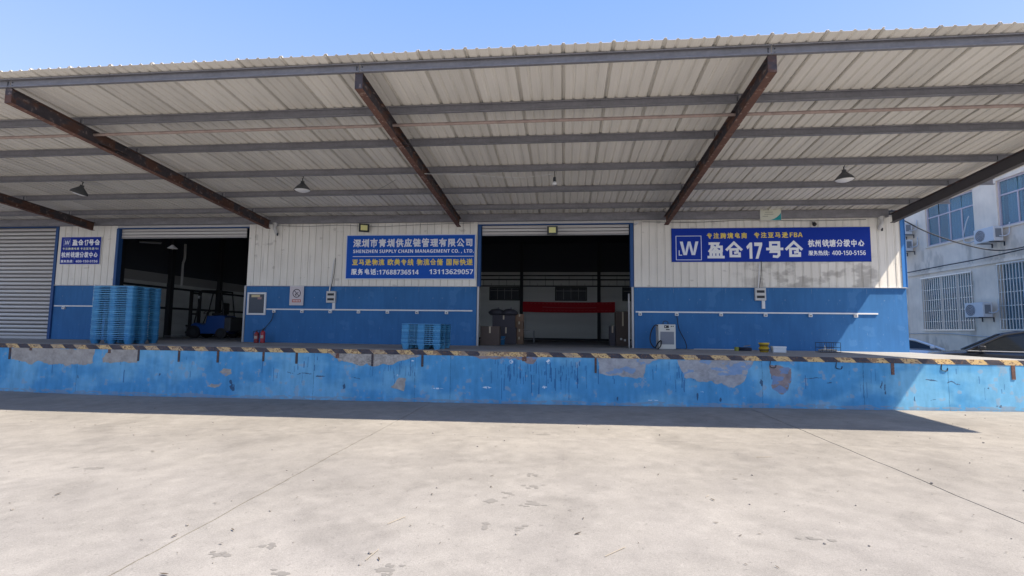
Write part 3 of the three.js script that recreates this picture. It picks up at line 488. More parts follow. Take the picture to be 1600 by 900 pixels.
signPanel('no_smoking_sign', 'pale no smoking notice with a crossed circle on the blue wall', 'sign', -9.03, -8.55, 2.33, 2.96, 0.058, 0.006, canvasTex(256, 336, (c, w, h) => {
  c.fillStyle = '#c9c3c8'; c.fillRect(0, 0, w, h); c.strokeStyle = '#3a3444'; c.lineWidth = 13; c.beginPath(); c.arc(128, 124, 72, 0, 7); c.stroke();
  c.lineWidth = 12; c.beginPath(); c.moveTo(78, 74); c.lineTo(178, 174); c.stroke(); c.strokeStyle = '#4a4450'; c.lineWidth = 10; c.beginPath(); c.moveTo(96, 146); c.lineTo(162, 104); c.stroke(); c.fillStyle = '#1c1822'; c.fillRect(104, 146, 22, 20);
  c.fillStyle = '#b4655c'; c.fillRect(44, 236, 172, 52); c.fillStyle = '#dcd2d2'; for (let q = 0; q < 5; q++) c.fillRect(60 + q * 30, 250, 20, 24);
}), whiteM, 0.5);
{
  const n = thing('notice_board', 'white framed glass notice case beside the left doorway', 'notice board', [-10.2, 2.0, 0.001]);
  obj('backing', bx(0.56, 0.66, 0.03, 0, 0.375, 0.015), mat(0.06, 0.075, 0.1, 0.5), n);
  for (const [w, h, x, y] of [[0.66, 0.06, 0, 0.03], [0.66, 0.06, 0, 0.72], [0.06, 0.63, -0.3, 0.375], [0.06, 0.63, 0.3, 0.375]]) obj('frame_bar', rb(w, h, 0.05, 0.008, x, y, 0.026), whiteM, n);
  obj('paper', bx(0.3, 0.08, 0.004, -0.04, 0.63, 0.034), mat(0.6, 0.5, 0.3, 0.8), n); obj('paper', bx(0.14, 0.08, 0.004, 0.1, 0.56, 0.034), mat(0.35, 0.22, 0.22, 0.8), n);
}

// ------------------------------------------------------------------ fittings on the wall
function trunking(label, x0, x1, y, outs, extra) {
  const t = thing('cable_trunking', label, 'trunking', [(x0 + x1) / 2, y, 0.001], 0, 'white trunking along the blue wall'), c = (x0 + x1) / 2;
  obj('rail', bx(x1 - x0, 0.042, 0.03, 0, 0, 0.015), whiteM, t);
  for (const x of outs) { const o = obj('outlet', rb(0.1, 0.09, 0.06, 0.008, x - c, -0.068, 0.03), whiteM, t); obj('socket_face', bx(0.05, 0.04, 0.004, x - c, -0.07, 0.062), greyM, o); }
  if (extra) extra(t, c); return t;
}
trunking('white cable trunking with seven outlets below the company sign', -9.89, -2.91, 2.195, [-9.57, -8.59, -7.62, -6.66, -5.69, -4.71, -3.74]);
trunking('white cable trunking with six outlets below the long banner', 2.18, 9.13, 2.205, [2.31, 3.4, 4.7, 5.98, 7.25, 8.51]);
trunking('short white cable trunking with upright beside the closed shutter', -17.7, -16.15, 2.25, [-17.32], (t, c) => obj('conduit', bx(0.045, 0.78, 0.03, -16.17 - c, 0.36, 0.047), whiteM, t));
function meter(label, x, y, top, dx) {
  const m = thing('meter_box', label, 'meter box', [x, y, 0.001], 0, 'meter boxes on the blue wall');
  obj('box', rb(0.31, 0.38, 0.09, 0.012, 0, 0.19, 0.046), whiteDullM, m);
  for (const q of [0.11, 0.27]) obj('meter_window', bx(0.22, 0.075, 0.006, 0, q, 0.094), darkM, m);
  obj('lower_conduit', bx(0.085, 0.24, 0.05, 0.09, -0.12, 0.026), whiteM, m);
  obj('upper_conduit', rod([-0.06, 0.38, 0.075], [dx, top - y, 0.075], 0.018, 8), whiteM, m);
  obj('cable', tube([[-0.03, 0.38, 0.075], [dx + 0.03, (top - y) * 0.7, 0.09], [dx + 0.05, top - y + 0.05, 0.075]], 0.008, 16, 5), darkM, m);
}
meter('grey meter box with two dark windows left of the company sign', -7.6, 2.42, 3.85, 0.06);
meter('grey meter box with two dark windows below the long banner', 5.84, 2.57, 3.72, 0.0);
function flood(label, x, y, tilt, roll) {
  const f = thing('floodlight', label, 'floodlight', [x, y, 0.06], 0, 'floodlights above the wall'), q = new THREE.Matrix4().makeRotationFromEuler(new THREE.Euler(tilt, roll * -2.2, roll));
  obj('bracket', [bx(0.03, 0.03, 0.12, 0, 0, 0.05)], blackM, f);
  obj('housing', rb(0.33, 0.27, 0.06, 0.015).applyMatrix4(q).translate(0, 0, 0.16), mat(0.02, 0.028, 0.033, 0.5), f);
  obj('led_panel', bx(0.21, 0.17, 0.008, 0, 0.015, 0.034).applyMatrix4(q).translate(0, 0, 0.16), mat(0.75, 0.73, 0.30, 0.35), f);
}
flood('tilted black floodlight with yellow panel above the company sign', -6.5, 4.86, 0.45, -0.16);
flood('black floodlight with yellow panel above the middle doorway', -0.38, 4.72, 0.1, 0);
function elbow(label, x, s) {
  const e = thing('pipe_bracket', label, 'pipe', [x, 4.72, 0.04]);
  obj('pipe_elbow', tube([[0, 0.3, 0.1], [0, 0.17, 0.12], [s * 0.03, 0.08, 0.1], [s * 0.02, 0, 0.02]], 0.055, 18, 10), whiteDullM, e);
  obj('collar', cyl(0.085, 0.075, 0.08, 0, 0.31, 0.1, 16), whiteDullM, e); obj('rubber_end', cyl(0.03, 0.02, 0.09, s * 0.02 + 0.05, -0.03, 0.06, 10), darkM, e);
}
elbow('white drain elbow by the rafter end beside the left doorway', -9.62, 1); elbow('white drain elbow by the last rafter at the warehouse corner', 9.28, -1);
{
  const c = thing('security_camera', 'small dark dome camera above the long banner', 'camera', [7.42, 4.86, 0.045]);
  obj('mount', bx(0.06, 0.05, 0.06, 0, 0.06, 0.03), greyM, c); obj('dome', new THREE.SphereGeometry(0.06, 14, 10).translate(0, 0, 0.08), blackM, c);
  const k = thing('security_camera', 'small white bullet camera at the right corner of the middle doorway', 'camera', [2.2, 4.93, 0.05]);
  obj('body', cyl(0.035, 0.035, 0.16).rotateX(1.3).rotateY(0.5).translate(0, 0, 0.1), whiteM, k); obj('mount', bx(0.05, 0.05, 0.05, 0, 0.03, 0.025), whiteM, k);
}
function pendant(label, x, z, tilt) {
  const top = sheetY(z), y = top - 0.42, g = thing('pendant_lamp', label, 'lamp', [x, y, z], 0, 'bell lamps under the canopy');
  const m = new THREE.Matrix4().makeRotationZ(tilt);
  obj('shade', new THREE.LatheGeometry([[0.205, 0], [0.2, 0.025], [0.17, 0.07], [0.11, 0.13], [0.05, 0.19], [0.045, 0.24], [0, 0.245]].map((q) => new THREE.Vector2(...q)), 26).applyMatrix4(m), mat(0.10, 0.105, 0.11, 0.45, 0.3), g);
  obj('diffuser', new THREE.LatheGeometry([[0, -0.045], [0.1, -0.035], [0.17, -0.008], [0.196, 0.012]].map((q) => new THREE.Vector2(...q)), 26).applyMatrix4(m), mat(0.8, 0.8, 0.8, 0.4), g);
  obj('stem', rod([Math.sin(-tilt) * 0.24, 0.24, 0], [Math.sin(-tilt) * 0.3, 0.42 - 0.1, 0], 0.012), blackM, g);
  obj('hook', tube([[Math.sin(-tilt) * 0.3, 0.3, 0], [0.02, 0.36, 0.01], [0, 0.42 - 0.16 + 0.12, 0.04], [0, 0.4, 0.06]], 0.008, 12, 5), blackM, g);
}
pendant('tilted bell lamp under the canopy nearest the left edge', -13.1, 3.7, -0.35); pendant('dark bell lamp hanging between the left and middle rafters', -6.77, 3.62, 0.02); pendant('dark bell lamp hanging above the long blue banner', 6.43, 3.66, 0.03);
{
  const y = sheetY(3.66) - 0.42, b = thing('bare_bulb', 'bare bulb in a clear jar hanging in the middle of the canopy', 'lamp', [-0.25, y, 3.66]);
  obj('cap', cyl(0.03, 0.04, 0.12, 0, 0.14, 0), darkM, b); obj('bulb', new THREE.LatheGeometry([[0, 0], [0.05, 0.006], [0.062, 0.05], [0.04, 0.085], [0.034, 0.1]].map((q) => new THREE.Vector2(...q)), 18), mat(0.62, 0.64, 0.66, 0.25), b);
  obj('cord', rod([0, 0.19, 0], [0, 0.42 - 0.003, 0], 0.008), blackM, b);
}

// ------------------------------------------------------------------ pallets: nested plastic pallets, each a thing of its own
const ordinals = ['lowest', 'second', 'third', 'fourth', 'fifth', 'sixth', 'seventh', 'eighth', 'ninth', 'tenth', 'eleventh', 'twelfth', 'thirteenth', 'fourteenth', 'fifteenth', 'sixteenth', 'seventeenth', 'eighteenth', 'nineteenth', 'twentieth', 'twenty-first', 'twenty-second', 'twenty-third', 'twenty-fourth', 'twenty-fifth', 'twenty-sixth', 'twenty-seventh', 'twenty-eighth', 'twenty-ninth', 'thirtieth', 'thirty-first'];
const nth = (i, n) => i === n - 1 ? 'topmost blue plastic pallet' : i === 0 ? 'lowest blue plastic pallet' : ordinals[i] + ' blue plastic pallet from the bottom';
{
  const w = 1.2, d = 1.0, lx = [-0.5, 0, 0.5], lz = [-0.4, 0, 0.4], hw = 0.088;
  const s = new THREE.Shape(), r = 0.05;
  s.moveTo(-w / 2 + r, -d / 2); s.lineTo(w / 2 - r, -d / 2); s.quadraticCurveTo(w / 2, -d / 2, w / 2, -d / 2 + r); s.lineTo(w / 2, d / 2 - r); s.quadraticCurveTo(w / 2, d / 2, w / 2 - r, d / 2); s.lineTo(-w / 2 + r, d / 2); s.quadraticCurveTo(-w / 2, d / 2, -w / 2, d / 2 - r); s.lineTo(-w / 2, -d / 2 + r); s.quadraticCurveTo(-w / 2, -d / 2, -w / 2 + r, -d / 2);
  for (const x of lx) for (const z of lz) { const hl = new THREE.Path(); hl.moveTo(x - hw, z - hw); hl.lineTo(x + hw, z - hw); hl.lineTo(x + hw, z + hw); hl.lineTo(x - hw, z + hw); hl.closePath(); s.holes.push(hl); }
  const deck = new THREE.ExtrudeGeometry(s, { depth: 0.016, bevelEnabled: true, bevelSize: 0.003, bevelThickness: 0.003, bevelSegments: 1, curveSegments: 3 }).rotateX(-Math.PI / 2).translate(0, 0.121, 0);
  const leg = new THREE.CylinderGeometry(0.087 * Math.SQRT2, 0.06 * Math.SQRT2, 0.12, 4, 1, true).rotateY(Math.PI / 4).translate(0, 0.062, 0);
  const foot = new THREE.BoxGeometry(0.118, 0.004, 0.118).translate(0, 0.002, 0), cup = mergeGeometries([leg.toNonIndexed(), foot.toNonIndexed()]);
  const M = [[0.055, 0.27, 0.52], [0.045, 0.235, 0.48], [0.085, 0.32, 0.57], [0.04, 0.21, 0.44]].map((c) => mat(...c, 0.42));
  const protos = M.map((m) => {
    const g = new THREE.Group(); obj('deck', deck, m, g); for (const x of lx) for (const z of lz) { const o = obj('leg', cup, m, g); o.position.set(x, 0, z); }
    obj('rib', [bx(0.9, 0.0275, 0.03, 0, 0.1042, 0.2), bx(0.9, 0.0275, 0.03, 0, 0.1042, -0.2), bx(0.03, 0.0275, 0.16, 0.25, 0.1042, 0), bx(0.03, 0.0275, 0.16, -0.25, 0.1042, 0)], m, g); return g;
  });
  const rs = rng(21);
  const stack = (x, z, n, turn, where, group) => { for (let i = 0; i < n; i++) { const o = protos[Math.floor(rs() * 4)].clone(); o.name = numbered('pallet'); o.userData = {}; o.position.set(x + (rs() - 0.5) * 0.014, H + i * 0.0495, z + (rs() - 0.5) * 0.014); o.rotation.y = turn + (rs() - 0.5) * 0.012; scene.add(o); tag(o, nth(i, n) + where, 'pallet', group); } };
  stack(-12.26, 2.8, 30, 0, ' in the tall stack by the left doorway', 'pallets in the tall stack'); stack(-3.55, 2.93, 11, Math.PI / 2, ' in the low stack below the company sign', 'pallets in the low stack');
}

// ------------------------------------------------------------------ things standing on the dock
function extinguisher(label, x, z, r, h, red, rings) {
  const e = thing('fire_extinguisher', label, 'extinguisher', [x, H, z], 0, 'fire extinguishers by the left doorway');
  obj('cylinder', new THREE.LatheGeometry([[0, 0], [r * 0.9, 0], [r, 0.015], [r, h * 0.7], [r * 0.75, h * 0.8], [r * 0.3, h * 0.85], [0, h * 0.85]].map((q) => new THREE.Vector2(...q)), 22), red, e);
  obj('valve', cyl(0.018, 0.02, h * 0.1, 0, h * 0.88, 0), blackM, e); obj('lever', [bx(0.1, 0.012, 0.02, 0.03, h * 0.94, 0), bx(0.09, 0.012, 0.02, 0.03, h * 0.985, 0)], blackM, e);
  obj('hose', tube([[-0.02, h * 0.9, 0], [-r - 0.03, h * 0.86, 0.02], [-r - 0.02, h * 0.55, 0.03], [-r - 0.012, h * 0.3, 0.03]], 0.01, 18, 6), blackM, e);
  obj('label_band', new THREE.CylinderGeometry(r + 0.001, r + 0.001, h * 0.2, 20, 1, true, -0.8, 1.6).translate(0, h * 0.42, 0), mat(0.42, 0.38, 0.34, 0.7), e);
  if (rings) for (const q of [0.18, 0.62]) obj('band', new THREE.CylinderGeometry(r + 0.003, r + 0.003, 0.016, 20, 1, true).translate(0, h * q, 0), blackM, e);
}
extinguisher('shorter red fire extinguisher with dark bands by the left doorway', -9.83, 0.5, 0.075, 0.41, mat(0.30, 0.022, 0.025, 0.4), true);
extinguisher('taller plain red fire extinguisher nearer the company sign', -9.59, 0.55, 0.07, 0.46, mat(0.36, 0.02, 0.035, 0.4), false);
{
  const c = thing('battery_charger', 'off-white battery charger cabinet with grey grille standing on the dock', 'charger', [2.93, H, 0.72]);
  obj('cabinet', rb(0.48, 0.70, 0.42, 0.015, 0, 0.37, 0), mat(0.60, 0.60, 0.56, 0.5), c);
  obj('base', bx(0.46, 0.04, 0.4, 0, 0.02, 0), greyM, c);
  const gr = obj('grille', bx(0.38, 0.36, 0.006, 0, 0.33, 0.213), mat(0.17, 0.19, 0.24, 0.6), c); for (let i = 0; i < 15; i++) obj('louvre', bx(0.37, 0.008, 0.012, 0, 0.165 + i * 0.0235, 0.22), mat(0.30, 0.32, 0.36, 0.5), gr);
  obj('display', bx(0.13, 0.075, 0.008, -0.015, 0.655, 0.214), blackM, c); obj('indicator', bx(0.03, 0.03, 0.004, -0.045, 0.655, 0.22), whiteM, c); obj('button', cyl(0.016, 0.016, 0.02).rotateX(Math.PI / 2).translate(0.12, 0.665, 0.216), blackM, c); obj('button', cyl(0.016, 0.016, 0.02).rotateX(Math.PI / 2).translate(0.17, 0.665, 0.216), blackM, c); obj('name_strip', bx(0.1, 0.028, 0.004, 0.02, 0.572, 0.213), darkM, c);
  obj('handle', tube([[-0.07, 0.715, 0], [-0.065, 0.79, 0], [0.0, 0.82, 0], [0.065, 0.79, 0], [0.07, 0.715, 0]], 0.012, 20, 6), darkM, c);
  obj('power_lead', tube([[-0.2, 0.66, 0.1], [-0.3, 0.7, 0.1], [-0.42, 0.5, 0.05], [-0.44, 0.2, 0.05], [-0.33, 0.05, 0.12], [-0.26, 0.2, 0.25], [-0.18, 0.26, 0.27], [-0.2, 0.1, 0.28], [-0.27, 0.02, 0.26]], 0.018, 50, 7), blackM, c);
  wire('power_cable', 'dark cable hanging from a trunking outlet right of the charger', [[3.4, 2.1, 0.05], [3.45, 1.7, 0.08], [3.62, 1.3, 0.15], [3.6, H + 0.012, 0.3], [3.3, H + 0.012, 0.4], [3.18, H + 0.06, 0.5]], 0.012, blackM);
  wire('power_cable', 'dark cable hanging from a trunking outlet behind the extinguishers', [[-9.57, 2.1, 0.05], [-9.62, 1.85, 0.06], [-9.9, 1.5, 0.08], [-10.1, H + 0.2, 0.1], [-10.15, H + 0.02, 0.15]], 0.011, blackM);
  wire('power_cable', 'grey cable end lying along the foot of the blue wall', [[3.8, H + 0.012, 0.4], [4.3, H + 0.012, 0.3], [4.7, H + 0.012, 0.35], [5.0, H + 0.012, 0.3]], 0.012, whiteDullM);
}
function tub(label, y, m) { const t = thing('yellow_tub', label, 'tub', [5.28, y, 1.7], 0, 'yellow tubs on the dock'); obj('body', new THREE.LatheGeometry([[0, 0], [0.1, 0], [0.12, 0.1], [0.128, 0.1]].map((q) => new THREE.Vector2(...q)), 24), m, t); obj('lid', new THREE.LatheGeometry([[0.131, 0.094], [0.133, 0.122], [0.12, 0.125], [0, 0.125]].map((q) => new THREE.Vector2(...q)), 24), mat(0.60, 0.40, 0.02, 0.5), t); obj('label_band', new THREE.CylinderGeometry(0.1185, 0.108, 0.05, 24, 1, true).translate(0, 0.055, 0), mat(0.16, 0.11, 0.02, 0.6), t); }
tub('lower of two stacked yellow tubs beside the white box', H, mat(0.50, 0.34, 0.02, 0.5)); tub('upper of two stacked yellow tubs beside the white box', H + 0.1255, mat(0.58, 0.41, 0.03, 0.5));
{
  const b = thing('white_box', 'low white box beside the stacked yellow tubs', 'box', [5.62, H, 1.75], -0.05); obj('body', rb(0.32, 0.12, 0.22, 0.01, 0, 0.06, 0), mat(0.6, 0.65, 0.7, 0.6), b); obj('lid', rb(0.335, 0.04, 0.235, 0.008, 0, 0.141, 0), mat(0.72, 0.76, 0.8, 0.6), b);
  const k = thing('cable_coil', 'coil of dark hose with a green can left of the yellow tubs', 'hose', [4.92, H, 1.0]); const pts = []; for (let i = 0; i < 90; i++) { const a = i / 90 * 6.2832 * 4; pts.push([0.16 * Math.cos(a) + 0.12, 0.025 + 0.03 * Math.floor(i / 30), 0.12 * Math.sin(a)]); }
  obj('hose', tube(pts, 0.017, 220, 6), mat(0.02, 0.03, 0.06, 0.6), k); obj('can', cyl(0.06, 0.06, 0.11, -0.13, 0.055, 0.06), mat(0.22, 0.24, 0.03, 0.5), k); obj('nozzle', rod([0.05, 0.13, 0.1], [0.22, 0.16, 0.12], 0.014), greyM, k);
  const w = thing('wire_crate', 'black wire crate with pale scraps at the edge of the sunlight', 'crate', [7.13, H, 1.2], 0.04), bars = [], W2 = 0.24, D2 = 0.16, H2 = 0.27;
  for (const y of [0.008, 0.14, H2]) bars.push([[-W2, y, -D2], [W2, y, -D2]], [[-W2, y, D2], [W2, y, D2]], [[-W2, y, -D2], [-W2, y, D2]], [[W2, y, -D2], [W2, y, D2]]);
  for (let i = 0; i <= 4; i++) { const x = -W2 + i * W2 / 2; bars.push([[x, 0, -D2], [x, H2, -D2]], [[x, 0, D2], [x, H2, D2]], [[x, 0.008, -D2], [x, 0.008, D2]]); }
  for (const [a, b2] of bars) obj('wire', rod(a, b2, 0.006, 5), blackM, w);
  const sc = thing('scrap_pile', 'pale crumpled scraps lying in the wire crate', 'scraps', [7.1, H + 0.016, 1.2]); const rs = rng(9); for (let i = 0; i < 7; i++) obj('scrap', new THREE.IcosahedronGeometry(0.05 + 0.03 * rs(), 1).scale(1.3, 0.45, 0.8).rotateY(rs() * 6).translate(-0.14 + 0.05 * i, 0.045 + 0.012 * (i % 2), (rs() - 0.5) * 0.14), mat(0.5, 0.48, 0.44, 0.9), sc);
  obj('scrap', new THREE.ConeGeometry(0.03, 0.16, 6).rotateZ(0.15).translate(-0.06, 0.12, 0.03), mat(0.6, 0.58, 0.52, 0.9), sc);
}

// ------------------------------------------------------------------ inside the doorways
{
  const bn = thing('red_banner', 'long red banner hung on the back wall inside the middle doorway', 'banner', [0.22, 2.58, ZB + 0.22]);
  const f = new THREE.PlaneGeometry(4.85, 0.55, 80, 8), p = f.attributes.position; for (let i = 0; i < p.count; i++) { const x = p.getX(i), y = p.getY(i); p.setZ(i, 0.03 * fbm(x * 1.2 + 8, y * 3 + 4, 3)); p.setY(i, y - 0.03 * (1 - (x / 2.4) ** 2)); } f.computeVertexNormals();
  obj('cloth', f.translate(0, 0.28, 0), texMat(canvasTex(1024, 128, (c, w, h) => { c.fillStyle = '#c41f30'; c.fillRect(0, 0, w, h); c.fillStyle = 'rgba(225,150,140,0.5)'; for (let i = 0; i < 22; i++) { c.fillRect(40 + i * 44, 16, 22, 6); if (i > 3) c.fillRect(36 + i * 44, 100, 26, 5); } c.strokeStyle = 'rgba(230,190,185,0.7)'; c.lineWidth = 4; c.beginPath(); c.moveTo(220, 62); c.quadraticCurveTo(500, 72, 820, 66); c.stroke(); }), 0.7), bn);
  obj('cord', rod([-2.43, 0.53, 0], [-2.43, 0.53, -0.2], 0.01), blackM, bn); obj('cord', rod([2.42, 0.53, 0], [2.42, 0.53, -0.2], 0.01), blackM, bn);

  const tape = mat(0.5, 0.42, 0.3, 0.4), cards = [[0.19, 0.125, 0.085], [0.10, 0.075, 0.065], [0.24, 0.15, 0.1], [0.075, 0.07, 0.085]].map((c) => mat(...c, 0.9));
  const carton = (label, x, y, z, w, h, d, turn, m, tp = true) => { const c = thing('carton', label, 'box', [x, y, z], turn, 'goods inside the middle doorway'); obj('body', rb(w, h, d, 0.012, 0, h / 2, 0), m, c); if (tp) { obj('tape', bx(0.06, 0.004, d - 0.04, 0, h + 0.001, 0), tape, c); obj('tape', bx(0.05, h * 0.35, 0.004, 0, h * 0.82, d / 2 + 0.001), tape, c); } return c; };
  carton('large dark carton just inside the left side of the middle doorway', -2.42, H, -0.75, 0.62, 0.62, 0.6, 0.05, cards[1]);
  carton('dark carton on the dock floor behind the blue bin', -2.05, H, -2.2, 0.7, 0.6, 0.6, 0, cards[3]);
  carton('wide dark carton stacked on the carton behind the blue bin', -2.15, H + 0.602, -2.2, 0.8, 0.42, 0.6, 0.04, cards[3]);
  for (let i = 0; i < 4; i++) carton(['lowest small brown carton in the taped column inside the middle doorway', 'second small brown carton in the taped column inside the middle doorway', 'third small brown carton in the taped column inside the middle doorway', 'top small brown carton in the taped column inside the middle doorway'][i], -1.62, H + i * 0.2715, -2.5, 0.3, 0.27, 0.4, 0.05 * (i % 2), cards[i % 2 ? 2 : 0]);
  const sk = (label, x, y, z, s) => { const g = thing('sack', label, 'sack', [x, y, z], s, 'sacks inside the middle doorway'); const q = new THREE.SphereGeometry(1, 18, 12), pp = q.attributes.position; for (let i = 0; i < pp.count; i++) { const k = 1 + 0.3 * (fbm(pp.getX(i) * 2 + s * 9 + 20, pp.getY(i) * 2 + pp.getZ(i) * 1.5 + 20, 3) - 0.5); pp.setXYZ(i, pp.getX(i) * 0.3 * k, Math.max(-0.1, pp.getY(i) * 0.14 * k) + 0.1, pp.getZ(i) * 0.25 * k); } q.computeVertexNormals(); obj('sack_body', q, mat(0.055, 0.055, 0.07, 0.7), g); obj('knot', cyl(0.02, 0.05, 0.08, 0.05, 0.25, 0, 8), mat(0.3, 0.3, 0.33, 0.7), g); };
  sk('left black sack lying on the wide dark carton', -2.42, H + 1.0255, -2.2, 0.2); sk('right black sack lying on the wide dark carton', -1.95, H + 1.0255, -2.15, 0.5);
  const bin = thing('blue_bin', 'small blue bin on the floor inside the middle doorway', 'bin', [-2.16, H, -1.35]); obj('tub', new THREE.LatheGeometry([[0, 0], [0.13, 0], [0.16, 0.28], [0.175, 0.29], [0.165, 0.295], [0.15, 0.28], [0.12, 0.02], [0, 0.02]].map((q) => new THREE.Vector2(...q)), 22), mat(0.02, 0.12, 0.26, 0.5), bin); obj('handle', tube([[-0.16, 0.27, 0], [-0.12, 0.2, 0.16], [0.12, 0.2, 0.16], [0.16, 0.27, 0]], 0.006, 18, 5), galvM, bin);
  const tb = thing('work_table', 'small pale topped table behind the taped cartons', 'table', [-1.55, H, -4.6]); obj('tabletop', rb(0.75, 0.035, 0.5, 0.008, 0, 0.5, 0), whiteDullM, tb); for (const x of [-0.33, 0.33]) for (const z of [-0.2, 0.2]) obj('leg', bx(0.035, 0.482, 0.035, x, 0.241, z), greyM, tb); obj('shelf', bx(0.63, 0.02, 0.38, 0, 0.15, 0), greyM, tb);
  const tall = carton('tall brown carton with white stickers by the right jamb of the middle doorway', 2.02, H, -2.3, 0.46, 1.2, 0.5, 0.02, cards[1], false); obj('sticker', bx(0.07, 0.07, 0.004, -0.06, 0.24, 0.251), whiteDullM, tall); obj('sticker', bx(0.07, 0.07, 0.004, 0.07, 0.2, 0.251), whiteDullM, tall); obj('tape', bx(0.05, 0.5, 0.003, 0, 0.94, 0.251), tape, tall);
  carton('low brown carton against the tall carton by the right jamb', 1.68, H, -2.35, 0.2, 0.7, 0.4, 0.0, cards[3]);
  const cr = thing('carton', 'low brown crate at the back of the left doorway', 'box', [-14.9, H, -7.2], 0.1); obj('body', rb(1.2, 0.5, 0.8, 0.012, 0, 0.25, 0), cards[2], cr); obj('lid', rb(1.24, 0.06, 0.84, 0.012, 0, 0.531, 0), cards[0], cr);
  // hanging lamp and tube inside the left doorway
  const l = thing('pendant_lamp', 'white cone lamp hanging just inside the left doorway', 'lamp', [-14.34, 4.44, -1.1]); obj('shade', new THREE.LatheGeometry([[0.17, 0], [0.16, 0.01], [0.03, 0.13], [0, 0.135]].map((q) => new THREE.Vector2(...q)), 22), whiteM, l); obj('bulb', new THREE.SphereGeometry(0.045, 12, 8).translate(0, 0.01, 0), whiteDullM, l); obj('cord', rod([0, 0.13, 0], [0, 1.2, 0], 0.008), blackM, l);
  const tl = thing('tube_lamp', 'unlit tube lamp hanging high inside the left doorway', 'lamp', [-17.1, 5.02, -3.1]); obj('tube', rod([-0.35, 0, 0.1], [0.35, 0, -0.2], 0.02), whiteM, tl); obj('batten', rod([-0.37, 0.04, 0.1], [0.37, 0.04, -0.2], 0.025), galvM, tl); obj('hanger', rod([0, 0.05, -0.05], [0, 1.35, -0.05], 0.006), blackM, tl);
}
{ // forklift, nose to the left
  const f = thing('forklift', 'blue counterbalance forklift parked inside the left doorway', 'forklift', [-15.35, H, -4.7], 0.12);
  const bl = mat(0.02, 0.085, 0.33, 0.3), M = blackM;
  const s = new THREE.Shape([[-0.55, 0.22], [-0.55, 0.55], [-0.42, 0.62], [-0.1, 0.55], [0.05, 0.58], [0.12, 0.92], [0.75, 0.95], [0.98, 0.8], [1.0, 0.3], [0.85, 0.22]].map((q) => new THREE.Vector2(...q)));
  obj('chassis', new THREE.ExtrudeGeometry(s, { depth: 0.9, bevelEnabled: true, bevelSize: 0.03, bevelThickness: 0.03, bevelSegments: 2 }).translate(0, 0, -0.45), bl, f);
  obj('counterweight', rb(0.3, 0.62, 1.0, 0.06, 0.98, 0.6, 0), mat(0.05, 0.055, 0.065, 0.5), f);
  obj('seat', [rb(0.45, 0.12, 0.45, 0.04, 0.35, 1.03, 0), rb(0.12, 0.5, 0.44, 0.05, 0.6, 1.28, 0)], M, f);
  obj('steering_wheel', [new THREE.TorusGeometry(0.16, 0.016, 8, 22).rotateX(1.1).rotateY(Math.PI / 2).translate(-0.12, 1.14, 0.08), rod([-0.3, 0.6, 0.08], [-0.12, 1.14, 0.08], 0.02)], M, f);
  for (const z of [-0.42, 0.42]) { obj('guard_post', rod([-0.48, 0.56, z], [-0.22, 2.02, z], 0.028), M, f); obj('guard_post', rod([0.78, 0.9, z], [0.62, 2.02, z], 0.028), M, f); obj('guard_rail', rod([-0.24, 2.03, z], [0.64, 2.03, z], 0.03), M, f); }
  for (let i = 0; i < 6; i++) obj('guard_bar', bx(0.03, 0.03, 0.84, -0.2 + i * 0.16, 2.04, 0), M, f);
  for (const [x, r] of [[-0.42, 0.27], [0.75, 0.22]]) for (const z of [-0.47, 0.47]) { const wl = obj('wheel', cyl(r, r, 0.18, 0, 0, 0, 26).rotateX(Math.PI / 2).translate(x, r, z), M, f); obj('rim', cyl(r * 0.5, r * 0.5, 0.19, 0, 0, 0, 18).rotateX(Math.PI / 2).translate(x, r, z), darkM, wl); }
  for (const z of [-0.3, 0.3]) { obj('mast_rail', B(-0.78, -0.68, 0.06, 2.0, z - 0.05, z + 0.05), M, f); obj('fork', [B(-0.87, -0.82, 0.06, 0.55, z - 0.06, z + 0.06), B(-1.75, -0.87, 0.05, 0.09, z - 0.06, z + 0.06)], greyM, f); }
  obj('carriage', [B(-0.82, -0.78, 0.2, 0.28, -0.45, 0.45), B(-0.82, -0.78, 0.48, 0.56, -0.45, 0.45)], M, f); obj('mast_crossbar', B(-0.77, -0.69, 1.9, 1.98, -0.25, 0.25), M, f); obj('mast_crossbar', B(-0.77, -0.69, 1.0, 1.07, -0.25, 0.25), M, f);
  obj('headlight', cyl(0.06, 0.06, 0.05).rotateZ(Math.PI / 2).translate(-0.33, 1.75, 0.4), whiteM, f); obj('headlight', cyl(0.06, 0.06, 0.05).rotateZ(Math.PI / 2).translate(-0.33, 1.75, -0.4), whiteM, f);
}

